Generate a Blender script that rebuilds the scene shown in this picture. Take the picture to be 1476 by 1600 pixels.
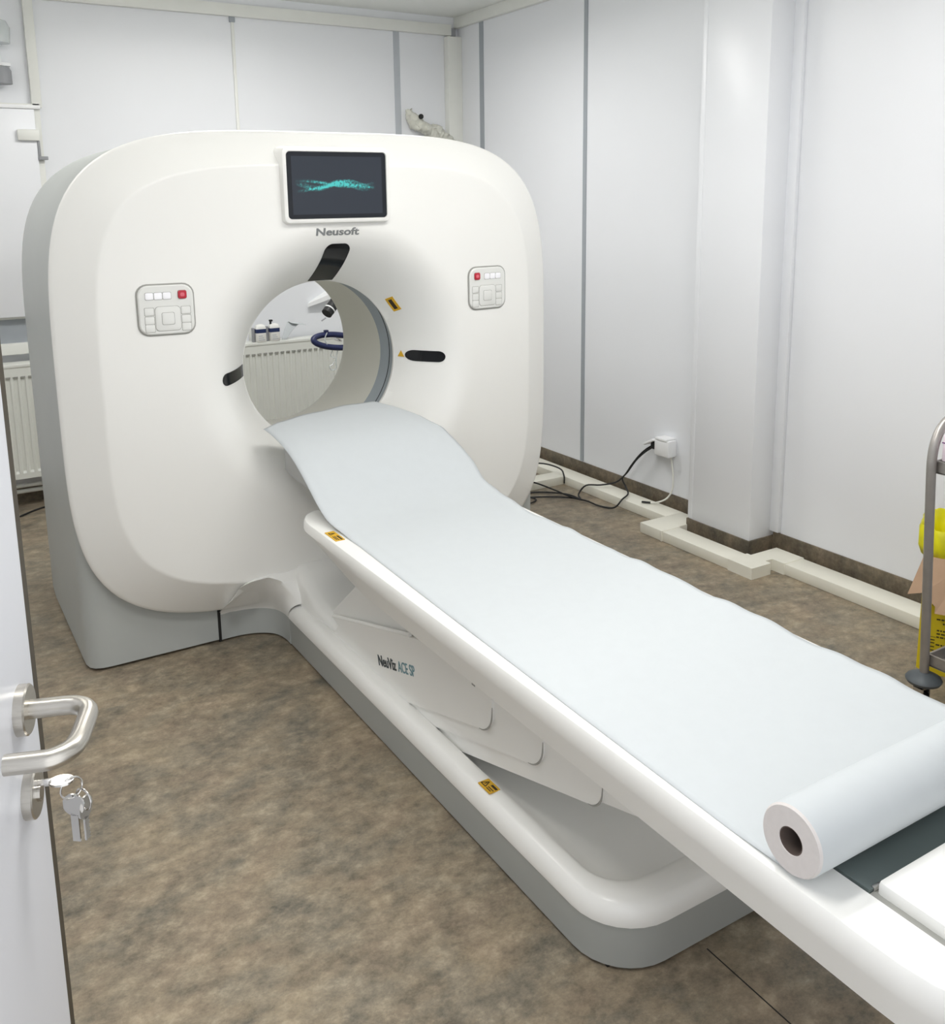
import bpy, bmesh, math, random
from mathutils import Vector, Matrix, noise

for o in list(bpy.data.objects):
    bpy.data.objects.remove(o, do_unlink=True)
SC = bpy.context.scene
COL = SC.collection
random.seed(7)
PI = math.pi

# ------------------------------------------------------------------ camera
cam_d = bpy.data.cameras.new('camera')
cam = bpy.data.objects.new('camera', cam_d)
COL.objects.link(cam)
cam_d.sensor_fit = 'HORIZONTAL'
cam_d.sensor_width = 36.0
cam_d.lens = 36.0 * 1480.0 / 1476.0
cam_d.shift_y = -(800.0 - 602.4) / 1476.0
cam_d.clip_start = 0.02
RX = Vector((0.85371247, -0.52058451, -0.01291473))
DN = Vector((-0.11043841, -0.15676145, -0.98144241))
FW = Vector((0.50889918, 0.8392959, -0.19132173))
cam.matrix_world = Matrix(((RX.x, -DN.x, -FW.x, 0.0),
                           (RX.y, -DN.y, -FW.y, 0.0),
                           (RX.z, -DN.z, -FW.z, 1.5),
                           (0, 0, 0, 1)))
SC.camera = cam

# ------------------------------------------------------------------ world, lights, exposure
w = bpy.data.worlds.new('world')
SC.world = w
w.use_nodes = True
bg = w.node_tree.nodes['Background']
bg.inputs[0].default_value = (0.95, 0.97, 1.0, 1)
bg.inputs[1].default_value = 1.6
SC.view_settings.view_transform = 'Standard'
SC.view_settings.look = 'None'
SC.view_settings.gamma = 1.0
SC.view_settings.exposure = 0.05
SC.view_settings.use_curve_mapping = False
SC.cycles.max_bounces = 10
SC.cycles.diffuse_bounces = 6

LAMPS = [(1.80, 1.80, 12.5), (0.40, 1.30, 12.0), (-0.25, 3.60, 4.0), (1.60, 3.95, 18.0)]  # lamps by the door and the grey side are unseen, added as fill
LAMP_Z = 2.474


def area(name, x, y, z, sx, sy, power, spread=173):
    d = bpy.data.lights.new(name, 'AREA')
    d.shape = 'RECTANGLE'
    d.size, d.size_y = sx, sy
    d.energy = power
    d.color = (1.0, 0.985, 0.965)
    d.spread = math.radians(spread)
    o = bpy.data.objects.new(name, d)
    COL.objects.link(o)
    o.location = (x, y, z)
    return o


# ------------------------------------------------------------------ materials
def new_mat(name):
    m = bpy.data.materials.new(name)
    m.use_nodes = True
    return m, m.node_tree, m.node_tree.nodes['Principled BSDF']


def srgb(r, g, b):
    def f(c):
        c /= 255.0
        return c / 12.92 if c <= 0.04045 else ((c + 0.055) / 1.055) ** 2.4
    return (f(r), f(g), f(b), 1.0)


def mat(name, rgb, rough=0.5, metal=0.0, coat=0.0, var=0.03, scale=12.0, bump=0.0, spec=0.5, emit=None, es=0.0, trans=0.0, alpha=1.0, stretch=None):
    m, nt, b = new_mat(name)
    base = srgb(*rgb)
    tc = nt.nodes.new('ShaderNodeTexCoord')
    nz = nt.nodes.new('ShaderNodeTexNoise')
    nz.inputs['Scale'].default_value = scale
    nz.inputs['Detail'].default_value = 4
    if stretch:
        mp = nt.nodes.new('ShaderNodeMapping')
        mp.inputs['Scale'].default_value = stretch
        nt.links.new(tc.outputs['Object'], mp.inputs['Vector'])
        nt.links.new(mp.outputs['Vector'], nz.inputs['Vector'])
    else:
        nt.links.new(tc.outputs['Object'], nz.inputs['Vector'])
    rp = nt.nodes.new('ShaderNodeValToRGB')
    rp.color_ramp.elements[0].position = 0.3
    rp.color_ramp.elements[1].position = 0.7
    rp.color_ramp.elements[0].color = tuple(c * (1 - var) for c in base[:3]) + (1,)
    rp.color_ramp.elements[1].color = tuple(min(1, c * (1 + var)) for c in base[:3]) + (1,)
    nt.links.new(nz.outputs['Fac'], rp.inputs['Fac'])
    nt.links.new(rp.outputs['Color'], b.inputs['Base Color'])
    b.inputs['Roughness'].default_value = rough
    b.inputs['Metallic'].default_value = metal
    b.inputs['Coat Weight'].default_value = coat
    b.inputs['Coat Roughness'].default_value = 0.08
    b.inputs['Specular IOR Level'].default_value = spec
    b.inputs['Transmission Weight'].default_value = trans
    b.inputs['Alpha'].default_value = alpha
    if emit:
        b.inputs['Emission Color'].default_value = srgb(*emit)
        b.inputs['Emission Strength'].default_value = es
    if bump:
        bp = nt.nodes.new('ShaderNodeBump')
        bp.inputs['Strength'].default_value = bump
        bp.inputs['Distance'].default_value = 0.002
        nt.links.new(nz.outputs['Fac'], bp.inputs['Height'])
        nt.links.new(bp.outputs['Normal'], b.inputs['Normal'])
    return m


def vinyl(name, k=1.0):
    m, nt, b = new_mat(name)
    N, L = nt.nodes, nt.links
    tc = N.new('ShaderNodeTexCoord')

    def noise_tex(scale, detail, rough, dist=0.0, stretch=(1, 1, 1)):
        mp = N.new('ShaderNodeMapping')
        mp.inputs['Scale'].default_value = stretch
        n = N.new('ShaderNodeTexNoise')
        n.inputs['Scale'].default_value = scale
        n.inputs['Detail'].default_value = detail
        n.inputs['Roughness'].default_value = rough
        n.inputs['Distortion'].default_value = dist
        L.new(tc.outputs['Object'], mp.inputs['Vector'])
        L.new(mp.outputs['Vector'], n.inputs['Vector'])
        return n

    def ramp(src, stops):
        r = N.new('ShaderNodeValToRGB')
        e = r.color_ramp.elements
        e[0].position, e[0].color = stops[0][0], stops[0][1]
        e[1].position, e[1].color = stops[1][0], stops[1][1]
        for p, c in stops[2:]:
            q = e.new(p)
            q.color = c
        L.new(src, r.inputs['Fac'])
        return r

    def mix(fac, a, c):
        x = N.new('ShaderNodeMix')
        x.data_type = 'RGBA'
        L.new(fac, x.inputs[0])
        L.new(a, x.inputs[6])
        L.new(c, x.inputs[7])
        return x.outputs[2]

    def c(r, g, bb):
        q = srgb(r, g, bb)
        g = (q[0] + q[1] + q[2]) / 3 * 0.16
        return ((q[0] * 0.84 + g) * k, (q[1] * 0.84 + g) * k, (q[2] * 0.84 + g) * k, 1)
    big = noise_tex(4.6, 8, 0.70, 0.0, (1.0, 1.25, 1.0))
    fine = noise_tex(17, 12, 0.78, 0.0, (0.95, 1.2, 1.0))
    hue = noise_tex(6.5, 5, 0.6, 0.2, (1.0, 1.5, 1.0))
    grain = noise_tex(70, 6, 0.75)
    base = ramp(big.outputs['Fac'], [(0.35, c(80, 75, 66)), (0.65, c(174, 155, 123)), (0.45, c(122, 112, 95)), (0.55, c(146, 130, 106))])
    dark = ramp(fine.outputs['Fac'], [(0.36, c(58, 53, 46)), (0.64, c(184, 168, 140)), (0.44, c(108, 98, 82)), (0.53, c(142, 128, 106))])
    tint = ramp(hue.outputs['Fac'], [(0.40, c(122, 122, 110)), (0.62, c(150, 128, 104)), (0.5, c(136, 124, 100))])
    fac = ramp(grain.outputs['Fac'], [(0.30, (0.36, 0.36, 0.36, 1)), (0.70, (0.86, 0.86, 0.86, 1))])
    mid = mix(fac.outputs['Color'], base.outputs['Color'], dark.outputs['Color'])
    half = N.new('ShaderNodeValue')
    half.outputs[0].default_value = 0.2
    col = mix(half.outputs[0], mid, tint.outputs['Color'])
    L.new(col, b.inputs['Base Color'])
    rr = ramp(fine.outputs['Fac'], [(0.3, (0.36, 0.36, 0.36, 1)), (0.7, (0.5, 0.5, 0.5, 1))])
    L.new(rr.outputs['Color'], b.inputs['Roughness'])
    b.inputs['Specular IOR Level'].default_value = 0.35
    bp = N.new('ShaderNodeBump')
    bp.inputs['Strength'].default_value = 0.12
    bp.inputs['Distance'].default_value = 0.002
    L.new(grain.outputs['Fac'], bp.inputs['Height'])
    L.new(bp.outputs['Normal'], b.inputs['Normal'])
    return m


M = dict(
    floor=vinyl('vinyl_floor', 1.1),
    skirt=vinyl('vinyl_skirting', 0.72),
    wall=mat('wall_panel', (234, 236, 240), 0.32, var=0.012, scale=1.5, spec=0.4),
    ceil=mat('ceiling_panel', (238, 240, 237), 0.5, var=0.02, scale=2),
    trim=mat('white_trim', (232, 233, 228), 0.4, var=0.015),
    strip=mat('grey_joint_strip', (160, 166, 172), 0.45, var=0.03),
    stripl=mat('pale_joint_strip', (186, 191, 197), 0.45, var=0.03),
    dark=mat('dark_gap', (28, 28, 27), 0.7),
    gwhite=mat('scanner_white', (241, 241, 238), 0.34, coat=0.15, var=0.008, scale=3),
    ggrey=mat('scanner_grey', (180, 184, 182), 0.42, var=0.015, scale=4),
    gcream=mat('bore_cream', (216, 215, 205), 0.45, var=0.012, scale=4),
    gband=mat('scan_window_grey', (156, 164, 170), 0.35, var=0.03, scale=20),
    groove=mat('groove_grey', (158, 158, 153), 0.6),
    black=mat('black_gloss', (14, 17, 22), 0.10, spec=0.32, var=0.1),
    blackm=mat('black_rubber', (26, 27, 28), 0.55, var=0.1),
    text=mat('grey_lettering', (128, 131, 132), 0.5),
    textd=mat('dark_lettering', (62, 70, 74), 0.5),
    textb=mat('teal_lettering', (112, 146, 154), 0.5),
    btn=mat('button_white', (244, 244, 248), 0.35, emit=(245, 245, 255), es=0.06),
    panel=mat('control_panel_white', (228, 229, 226), 0.4, var=0.01),
    redl=mat('pale_red', (222, 108, 122), 0.35, var=0.04),
    red=mat('red_button', (186, 40, 58), 0.3, var=0.05),
    yellow=mat('label_yellow', (214, 168, 36), 0.45, var=0.06, scale=60),
    labelk=mat('label_black', (48, 34, 16), 0.5),
    paper=mat('white_paper', (199, 204, 207), 0.75, var=0.008, scale=30, spec=0.2),
    paperend=mat('paper_roll_end', (214, 209, 207), 0.85, var=0.02, scale=120),
    card=mat('roll_core_card', (92, 80, 74), 0.9, var=0.1),
    cradle=mat('dark_cradle', (122, 134, 133), 0.25, coat=0.5, var=0.08, scale=5),
    steel=mat('brushed_steel', (196, 192, 184), 0.3, metal=1.0, var=0.06, scale=60, stretch=(1, 1, 14)),
    chrome=mat('chrome', (205, 203, 200), 0.18, metal=1.0, var=0.03),
    trolley=mat('trolley_steel', (172, 168, 164), 0.38, metal=0.75, var=0.06, scale=30),
    radi=mat('radiator_enamel', (226, 228, 222), 0.4, var=0.012),
    duct=mat('cream_duct', (233, 231, 219), 0.42, var=0.015),
    cable=mat('black_cable', (24, 25, 27), 0.45, var=0.1),
    wcable=mat('white_cable', (226, 226, 218), 0.5),
    socket=mat('socket_white', (240, 241, 242), 0.35, var=0.01),
    navy=mat('navy_plastic', (34, 42, 84), 0.4, var=0.12),
    navyl=mat('navy_label', (32, 48, 92), 0.5, var=0.05),
    clear=mat('clear_tubing', (222, 228, 228), 0.2, alpha=0.6),
    carton=mat('white_bottle', (238, 238, 234), 0.4, var=0.02),
    greyp=mat('grey_plastic', (150, 152, 156), 0.5, var=0.04),
    cloth=mat('crumpled_wrap', (214, 214, 204), 0.8, var=0.05, scale=40, bump=0.4),
    yel=mat('yellow_carton', (206, 184, 22), 0.6, var=0.06, scale=16),
    bag=mat('yellow_bag', (226, 220, 24), 0.35, var=0.1, scale=22, coat=0.2),
    kraft=mat('kraft_card', (196, 164, 136), 0.8, var=0.04, scale=24),
    print=mat('dark_print', (64, 56, 14), 0.6),
    pinkbox=mat('white_pink_box', (240, 226, 236), 0.5, var=0.03),
    purple=mat('purple_line', (120, 70, 130), 0.5),
    door=mat('door_white', (226, 228, 234), 0.36, var=0.012, scale=2),
    doorseal=mat('door_edge_grey', (66, 58, 44), 0.6, var=0.05),
    green=mat('green_mark', (46, 110, 66), 0.5),
    lampwhite=mat('lamp_housing', (235, 236, 236), 0.4),
    diffuser=mat('lamp_diffuser', (250, 250, 250), 0.5, emit=(255, 252, 246), es=6.0),
)


def screen_mat():
    m, nt, b = new_mat('display_screen')
    N, L = nt.nodes, nt.links
    tc = N.new('ShaderNodeTexCoord')
    sep = N.new('ShaderNodeSeparateXYZ')
    L.new(tc.outputs['Generated'], sep.inputs[0])

    def math_n(op, a=None, c=None, va=0.0, vc=0.0):
        n = N.new('ShaderNodeMath')
        n.operation = op
        n.inputs[0].default_value = va
        n.inputs[1].default_value = vc
        if a is not None:
            L.new(a, n.inputs[0])
        if c is not None:
            L.new(c, n.inputs[1])
        return n.outputs[0]
    X, Z = sep.outputs[0], sep.outputs[2]
    total = None
    for amp, freq, ph, off, wid in ((0.040, 7.0, 0.4, 0.525, 0.030), (0.060, 9.5, 2.2, 0.51, 0.026), (0.055, 6.0, 4.4, 0.465, 0.028), (0.045, 13.0, 1.0, 0.50, 0.05)):
        s = math_n('SINE', math_n('ADD', math_n('MULTIPLY', X, None, vc=freq), None, vc=ph))
        zc = math_n('ADD', math_n('MULTIPLY', s, None, vc=amp), None, vc=off)
        d = math_n('ABSOLUTE', math_n('SUBTRACT', Z, zc))
        v = math_n('MAXIMUM', math_n('SUBTRACT', None, math_n('DIVIDE', d, None, vc=wid), va=1.0), None, vc=0.0)
        total = v if total is None else math_n('ADD', total, v)
    # fade at both ends
    e = math_n('SUBTRACT', None, math_n('MULTIPLY', math_n('ABSOLUTE', math_n('SUBTRACT', X, None, vc=0.48)), None, vc=2.45), va=1.0)
    e = math_n('MAXIMUM', e, None, vc=0.0)
    nz = N.new('ShaderNodeTexNoise')
    nz.inputs['Scale'].default_value = 130
    nz.inputs['Detail'].default_value = 3
    L.new(tc.outputs['Object'], nz.inputs['Vector'])
    g = math_n('MULTIPLY', math_n('POWER', nz.outputs['Fac'], None, vc=3.6), None, vc=9.5)
    tot = math_n('MULTIPLY', math_n('MULTIPLY', total, math_n('POWER', e, None, vc=1.1)), g)
    # active area margin
    mx = N.new('ShaderNodeMix')
    mx.data_type = 'RGBA'
    L.new(math_n('MINIMUM', tot, None, vc=1.0), mx.inputs[0])
    mx.inputs[6].default_value = srgb(52, 58, 68)
    mx.inputs[7].default_value = srgb(90, 226, 222)
    inx = math_n('LESS_THAN', math_n('ABSOLUTE', math_n('SUBTRACT', X, None, vc=0.5)), None, vc=0.455)
    inz = math_n('LESS_THAN', math_n('ABSOLUTE', math_n('SUBTRACT', Z, None, vc=0.5)), None, vc=0.435)
    mk = math_n('MULTIPLY', inx, inz)
    m2 = N.new('ShaderNodeMix')
    m2.data_type = 'RGBA'
    L.new(mk, m2.inputs[0])
    m2.inputs[6].default_value = srgb(20, 24, 30)
    L.new(mx.outputs[2], m2.inputs[7])
    b.inputs['Base Color'].default_value = srgb(18, 20, 24)
    b.inputs['Roughness'].default_value = 0.12
    L.new(m2.outputs[2], b.inputs['Emission Color'])
    b.inputs['Emission Strength'].default_value = 0.75
    return m


M['screen'] = screen_mat()


# ------------------------------------------------------------------ object helpers
def tag(o, label=None, cat=None, group=None, kind=None):
    if label:
        o['label'] = label
    if cat:
        o['category'] = cat
    if group:
        o['group'] = group
    if kind:
        o['kind'] = kind
    return o


def thing(name, label, cat, loc=(0, 0, 0), group=None):
    o = bpy.data.objects.new(name, None)
    COL.objects.link(o)
    o.location = loc
    o.empty_display_size = 0.1
    return tag(o, label, cat, group)


def root_loc(p):
    v = Vector((0, 0, 0))
    while p is not None:
        v += p.location
        p = p.parent
    return v


def obj(name, vs, fs, m, parent=None, smooth=True, angle=35, mats=None, fmat=None):
    """one mesh object from world-space vertices"""
    vs = [Vector(v) for v in vs]
    if parent is not None:
        off = root_loc(parent)
    else:
        lo = Vector((min(v.x for v in vs), min(v.y for v in vs), min(v.z for v in vs)))
        hi = Vector((max(v.x for v in vs), max(v.y for v in vs), max(v.z for v in vs)))
        off = Vector(((lo.x + hi.x) / 2, (lo.y + hi.y) / 2, lo.z))
    me = bpy.data.meshes.new(name)
    me.from_pydata([v - off for v in vs], [], fs)
    bm = bmesh.new()
    bm.from_mesh(me)
    bmesh.ops.recalc_face_normals(bm, faces=bm.faces)
    for e in bm.edges:
        if len(e.link_faces) == 2 and e.calc_face_angle(0) > math.radians(angle):
            e.smooth = False
    for f in bm.faces:
        f.smooth = smooth
    bm.to_mesh(me)
    bm.free()
    for mm in (mats or [m]):
        me.materials.append(mm)
    if fmat:
        for p, i in zip(me.polygons, fmat):
            p.material_index = i
    o = bpy.data.objects.new(name, me)
    COL.objects.link(o)
    if parent is not None:
        o.parent = parent
    else:
        o.location = off
    return o


class MB:
    """collects shapes for ONE mesh"""
    def prism(s, poly, z0, z1):
        return s.loft([[(x, y, z0) for x, y in poly], [(x, y, z1) for x, y in poly]])

    def __init__(s):
        s.v, s.f = [], []

    def add(s, vs, fs):
        n = len(s.v)
        s.v += [tuple(v) for v in vs]
        s.f += [tuple(i + n for i in f) for f in fs]
        return s

    def box(s, lo, hi, r=0.0, mtx=None):
        bm = bmesh.new()
        bmesh.ops.create_cube(bm, size=1)
        for v in bm.verts:
            v.co = Vector([(lo[i] + hi[i]) / 2 + v.co[i] * (hi[i] - lo[i]) for i in range(3)])
        if r > 0:
            bmesh.ops.bevel(bm, geom=list(bm.edges), offset=r, segments=2, affect='EDGES', profile=0.5)
        bm.verts.index_update()
        vs = [(mtx @ v.co if mtx else v.co.copy()) for v in bm.verts]
        fs = [[v.index for v in f.verts] for f in bm.faces]
        bm.free()
        return s.add(vs, fs)

    def loft(s, rings, closed=True, cap0=True, cap1=True):
        n = len(rings[0])
        vs = [p for r in rings for p in r]
        fs = []
        for i in range(len(rings) - 1):
            for j in range(n if closed else n - 1):
                k = (j + 1) % n
                fs.append((i * n + j, i * n + k, (i + 1) * n + k, (i + 1) * n + j))
        if cap0:
            fs.append(tuple(range(n)))
        if cap1:
            fs.append(tuple((len(rings) - 1) * n + j for j in range(n)))
        return s.add(vs, fs)

    def tube(s, pts, r, seg=10, sub=4, closed=False, caps=True):
        pts = [Vector(p) for p in pts]
        if sub > 1:
            pts = catmull(pts, sub, closed)
        rr = r if callable(r) else (lambda t: r)
        rings = []
        n = len(pts)
        up = None
        for i, p in enumerate(pts):
            if closed:
                t = pts[(i + 1) % n] - pts[i - 1]
            else:
                t = pts[min(i + 1, n - 1)] - pts[max(i - 1, 0)]
            t.normalize()
            if up is None:
                up = t.orthogonal().normalized()
            up = (up - t * up.dot(t))
            if up.length < 1e-6:
                up = t.orthogonal()
            up.normalize()
            b = t.cross(up)
            q = rr(i / max(1, n - 1))
            rings.append([p + up * (q * math.cos(2 * PI * k / seg)) + b * (q * math.sin(2 * PI * k / seg)) for k in range(seg)])
        if closed:
            rings.append(rings[0])
            return s.loft(rings, cap0=False, cap1=False)
        return s.loft(rings, cap0=caps, cap1=caps)

    def lathe(s, prof, c, axis='z', seg=32, closed=False):
        """prof: list of (along, radius)"""
        rings = []
        for a, r in prof:
            ring = []
            for k in range(seg):
                t = 2 * PI * k / seg
                p, q = r * math.cos(t), r * math.sin(t)
                if axis == 'z':
                    ring.append((c[0] + p, c[1] + q, c[2] + a))
                elif axis == 'y':
                    ring.append((c[0] + p, c[1] + a, c[2] + q))
                else:
                    ring.append((c[0] + a, c[1] + p, c[2] + q))
            rings.append(ring)
        if closed:
            rings.append(rings[0])
            return s.loft(rings, cap0=False, cap1=False)
        return s.loft(rings, cap0=prof[0][1] > 1e-5, cap1=prof[-1][1] > 1e-5)

    def build(s, name, m, parent=None, **kw):
        return obj(name, s.v, s.f, m, parent, **kw)


def catmull(pts, sub, closed=False):
    n = len(pts)
    out = []
    rng = range(n) if closed else range(n - 1)
    for i in rng:
        g = (lambda k: pts[k % n]) if closed else (lambda k: pts[max(0, min(n - 1, k))])
        p0, p1, p2, p3 = g(i - 1), g(i), g(i + 1), g(i + 2)
        for j in range(sub):
            t = j / sub
            out.append(0.5 * ((2 * p1) + (p2 - p0) * t + (2 * p0 - 5 * p1 + 4 * p2 - p3) * t * t + (3 * p1 - p0 - 3 * p2 + p3) * t ** 3))
    if not closed:
        out.append(pts[-1])
    return out


def box(name, lo, hi, m, parent=None, r=0.0, mtx=None, **kw):
    return MB().box(lo, hi, r, mtx).build(name, m, parent, **kw)


def struct(o):
    o['kind'] = 'structure'
    return o


def interp(tab, x):
    """smooth monotone table lookup"""
    if x <= tab[0][0]:
        return tab[0][1]
    for (a, va), (b, vb) in zip(tab, tab[1:]):
        if x <= b:
            return va + (vb - va) * (x - a) / (b - a)
    return tab[-1][1]


def rrect(cx, cz, hw, hh, r, n=6):
    """rounded rectangle outline in 2D"""
    out = []
    for sx, sz, a0 in ((1, 1, 0), (-1, 1, 90), (-1, -1, 180), (1, -1, 270)):
        for k in range(n + 1):
            a = math.radians(a0 + 90 * k / n)
            out.append((cx + sx * (hw - r) + r * math.cos(a), cz + sz * (hh - r) + r * math.sin(a)))
    return out


def lettering(name, body, size, m, parent, mtx, extrude=0.0008, offset=0.0, sx=1.0, width=None, proj=None):
    cu = bpy.data.curves.new(name, 'FONT')
    cu.body = body
    cu.size = size
    cu.extrude = extrude
    cu.offset = offset
    cu.resolution_u = 4
    t = bpy.data.objects.new(name + '_tmp', cu)
    COL.objects.link(t)
    dg = bpy.context.evaluated_depsgraph_get()
    dg.update()
    me = bpy.data.meshes.new_from_object(t.evaluated_get(dg))
    bpy.data.objects.remove(t, do_unlink=True)
    if width:
        xs = [v.co.x for v in me.vertices]
        sx = width / (max(xs) - min(xs))
        x0 = min(xs)
        for v in me.vertices:
            v.co.x -= x0
    vs = [mtx @ Vector((v.co.x * sx, v.co.y, v.co.z)) for v in me.vertices]
    if proj:
        vs = [Vector((v.x, proj(v.x, v.z) + (0.001 if v.y > mtx[1][3] else -0.0012), v.z)) for v in vs]
    fs = [tuple(p.vertices) for p in me.polygons]
    bpy.data.meshes.remove(me)
    return obj(name, vs, fs, m, parent, smooth=False)


# ================================================================== SETTING
XW, YB, ZC = 3.10, 5.233, 2.592
XL, YF = -1.25, 0.20
CX0, CX1, CY0, CY1 = 2.953, XW, 2.643, 3.0       # pillar in the side wall

struct(box('floor', (XL, YF - 0.25, -0.05), (XW + 0.05, YB + 0.05, 0), M['floor'], smooth=False))
struct(box('ceiling', (XL, YF - 0.1, ZC), (XW + 0.05, YB + 0.05, ZC + 0.05), M['ceil'], smooth=False))
struct(box('wall_right', (XW, YF - 0.1, 0), (XW + 0.1, YB + 0.1, ZC), M['wall'], smooth=False))
struct(box('wall_back', (XL, YB, 0), (XW, YB + 0.1, ZC), M['wall'], smooth=False))
struct(box('wall_left', (XL - 0.1, YF - 0.1, 0), (XL, YB + 0.1, ZC), M['wall'], smooth=False))
fw = MB().box((XL, YF - 0.16, 0), (-0.27, YF - 0.01, ZC)).box((0.72, YF - 0.16, 0), (XW, YF - 0.01, ZC)).box((-0.27, YF - 0.16, 2.08), (0.72, YF - 0.01, ZC))
struct(fw.build('wall_front', M['wall'], smooth=False))
struct(box('wall_pillar', (CX0, CY0, 0.0), (CX1, CY1, ZC), M['wall'], r=0.004))
# pillar edge profiles and the corner bead beside it
struct(box('trim_1', (CX0 - 0.002, CY1 - 0.024, 0.08), (CX0 + 0.03, CY1 + 0.003, ZC), M['wall'], r=0.002))
struct(box('trim_2', (XW - 0.022, CY0 - 0.045, 0.10), (XW, CY0 + 0.002, ZC), M['wall'], r=0.004))
# ceiling trims
struct(box('trim_3', (XW - 0.03, YF, 2.527), (XW, YB, ZC), M['trim'], r=0.003))
struct(box('trim_4', (XL, YB - 0.03, 2.482), (XW - 0.06, YB, 2.545), M['trim'], r=0.003))
struct(box('trim_5', (XW - 0.099, YB - 0.05, 0.06), (XW, YB, 2.475), M['trim'], r=0.003))
struct(box('trim_6', (XW - 0.062, YB - 0.03, 2.480), (XW - 0.03, YB, 2.525), M['greyp'], r=0.002))
# joint strips on the side wall and the back wall
struct(box('trim_7', (XW - 0.004, 3.953, 0.1), (XW, 3.981, 2.53), M['strip'], smooth=False))
struct(box('trim_8', (XW - 0.004, 4.937, 0.1), (XW, 4.980, 2.53), M['strip'], smooth=False))
struct(box('trim_9', (2.659, YB - 0.004, 0.1), (2.697, YB, 2.484), M['stripl'], smooth=False))
struct(box('trim_10', (1.688, YB - 0.008, 0.1), (1.705, YB, 2.484), M['trim'], r=0.002))
struct(box('trim_11', (1.68, YB - 0.014, 2.455), (1.71, YB, 2.484), M['strip'], r=0.002))
struct(box('trim_12', (0.667, YB - 0.03, 1.975), (0.713, YB, 2.484), M['trim'], r=0.003))
# skirting (same vinyl carried up the wall)
SK = 0.095
struct(MB().box((XW - 0.006, CY1 + 0.006, 0), (XW, YB, SK)).box((XW - 0.006, YF, 0), (XW, CY0 - 0.006, SK)).build('baseboard_right', M['skirt'], smooth=False))
struct(MB().prism([(XW, CY0 - 0.006), (CX0 - 0.006, CY0 - 0.006), (CX0 - 0.006, CY1 + 0.006), (XW, CY1 + 0.006), (XW, CY1), (CX0, CY1), (CX0, CY0), (XW, CY0)], 0, 0.078).build('baseboard_pillar', M['skirt'], smooth=False))
struct(box('baseboard_back', (XL, YB - 0.006, 0), (XW - 0.1, YB, 0.075), M['skirt'], smooth=False))
struct(box('baseboard_left', (XL, YF, 0), (XL + 0.006, YB, SK), M['skirt'], smooth=False))

# welded joint between two sheets of floor vinyl
struct(MB().prism([(1.2605, 1.19), (1.2630, 1.19), (1.2630, 0.32), (1.2605, 0.32)], 0.0, 0.0006).build('floor_seam', M['dark'], smooth=False))

# shuttered window at the far left of the back wall
wn = struct(bpy.data.objects.new('window_1', None))
COL.objects.link(wn)
wn.location = (0.1, YB, 0.95)
fr = MB().box((-0.55, YB - 0.03, 0.95), (0.700, YB, 1.992))
fr.build('window_frame', M['trim'], wn, smooth=False)
box('window_sash', (-0.53, YB - 0.052, 0.962), (0.672, YB - 0.028, 1.965), M['wall'], wn, r=0.004)
box('window_head', (-0.53, YB - 0.056, 1.966), (0.700, YB - 0.026, 1.984), M['socket'], wn, r=0.002)
h = MB().box((0.585, YB - 0.075, 1.815), (0.683, YB - 0.05, 1.868), 0.006)
h.build('hinge', M['trim'], wn)
MB().box((0.672, YB - 0.055, 1.73), (0.684, YB - 0.04, 1.815), 0.002).box((0.672, YB - 0.06, 1.725), (0.715, YB - 0.04, 1.742), 0.002).build('hinge_arm', M['greyp'], wn)
box('window_shade_panel', (-0.6, YB - 0.012, 0.83), (0.62, YB, 0.95), M['strip'], wn, smooth=False)  # grey panel put in for the shade on the wall below the sash
box('window_sill', (-0.6, YB - 0.05, 0.775), (0.62, YB, 0.83), M['trim'], wn, r=0.003)

# ------------------------------------------------------------------ entrance door, opened towards the scanner
DE = Vector((0.0832, 1.0634, 0))              # free edge of the door face
DA = math.radians(20)
dt = Vector((math.sin(DA), math.cos(DA), 0))  # hinge -> free edge
dn = Vector((math.cos(DA), -math.sin(DA), 0))  # out of the face
DZ = Vector((0, 0, 1))


def dpt(along, out, z):
    """along: metres from the free edge back to the hinge; out: metres off the face"""
    return DE - dt * along + dn * out + DZ * z


DM = Matrix(((-dt.x, dn.x, 0, DE.x), (-dt.y, dn.y, 0, DE.y), (0, 0, 1, 0), (0, 0, 0, 1)))
dr = struct(bpy.data.objects.new('door_1', None))
COL.objects.link(dr)
dr.location = DE
box('door_leaf', (0.006, -0.040, 0.012), (0.885, 0.0, 2.04), M['door'], dr, r=0.0025, mtx=DM)
box('door_edge_seal', (-0.011, -0.030, 0.012), (0.0062, -0.0008, 2.04), M['doorseal'], dr, mtx=DM, smooth=False)
HZ = 0.995
RA = 0.066


def disc_on_door(mb, along, z, prof, seg=32):
    rings = []
    for out, r in prof:
        rings.append([dpt(along + r * math.cos(2 * PI * k / seg), out, z + r * math.sin(2 * PI * k / seg)) for k in range(seg)])
    return mb.loft(rings)


hd = disc_on_door(MB(), RA, HZ, [(0, 0.026), (0.009, 0.026), (0.0105, 0.0245)]).build('lever_rose', M['steel'], dr)
lev = [(0, 0.0), (0, 0.03), (0, 0.045), (0.002, 0.056), (0.010, 0.066), (0.022, 0.0705), (0.05, 0.071), (0.072, 0.0705), (0.088, 0.066), (0.099, 0.054), (0.101, 0.042), (0.101, 0.012)]
MB().tube([dpt(RA + a, o_, HZ) for a, o_ in lev], 0.0098, 14, 5).build('lever', M['steel'], hd)
hk = disc_on_door(MB(), RA + 0.004, HZ - 0.092, [(0, 0.026), (0.009, 0.026), (0.0105, 0.0245)]).build('lock_rose', M['steel'], dr)
disc_on_door(MB(), RA + 0.004, HZ - 0.092, [(0.0105, 0.009), (0.014, 0.009)]).build('lock_cylinder', M['chrome'], hk)

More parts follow.
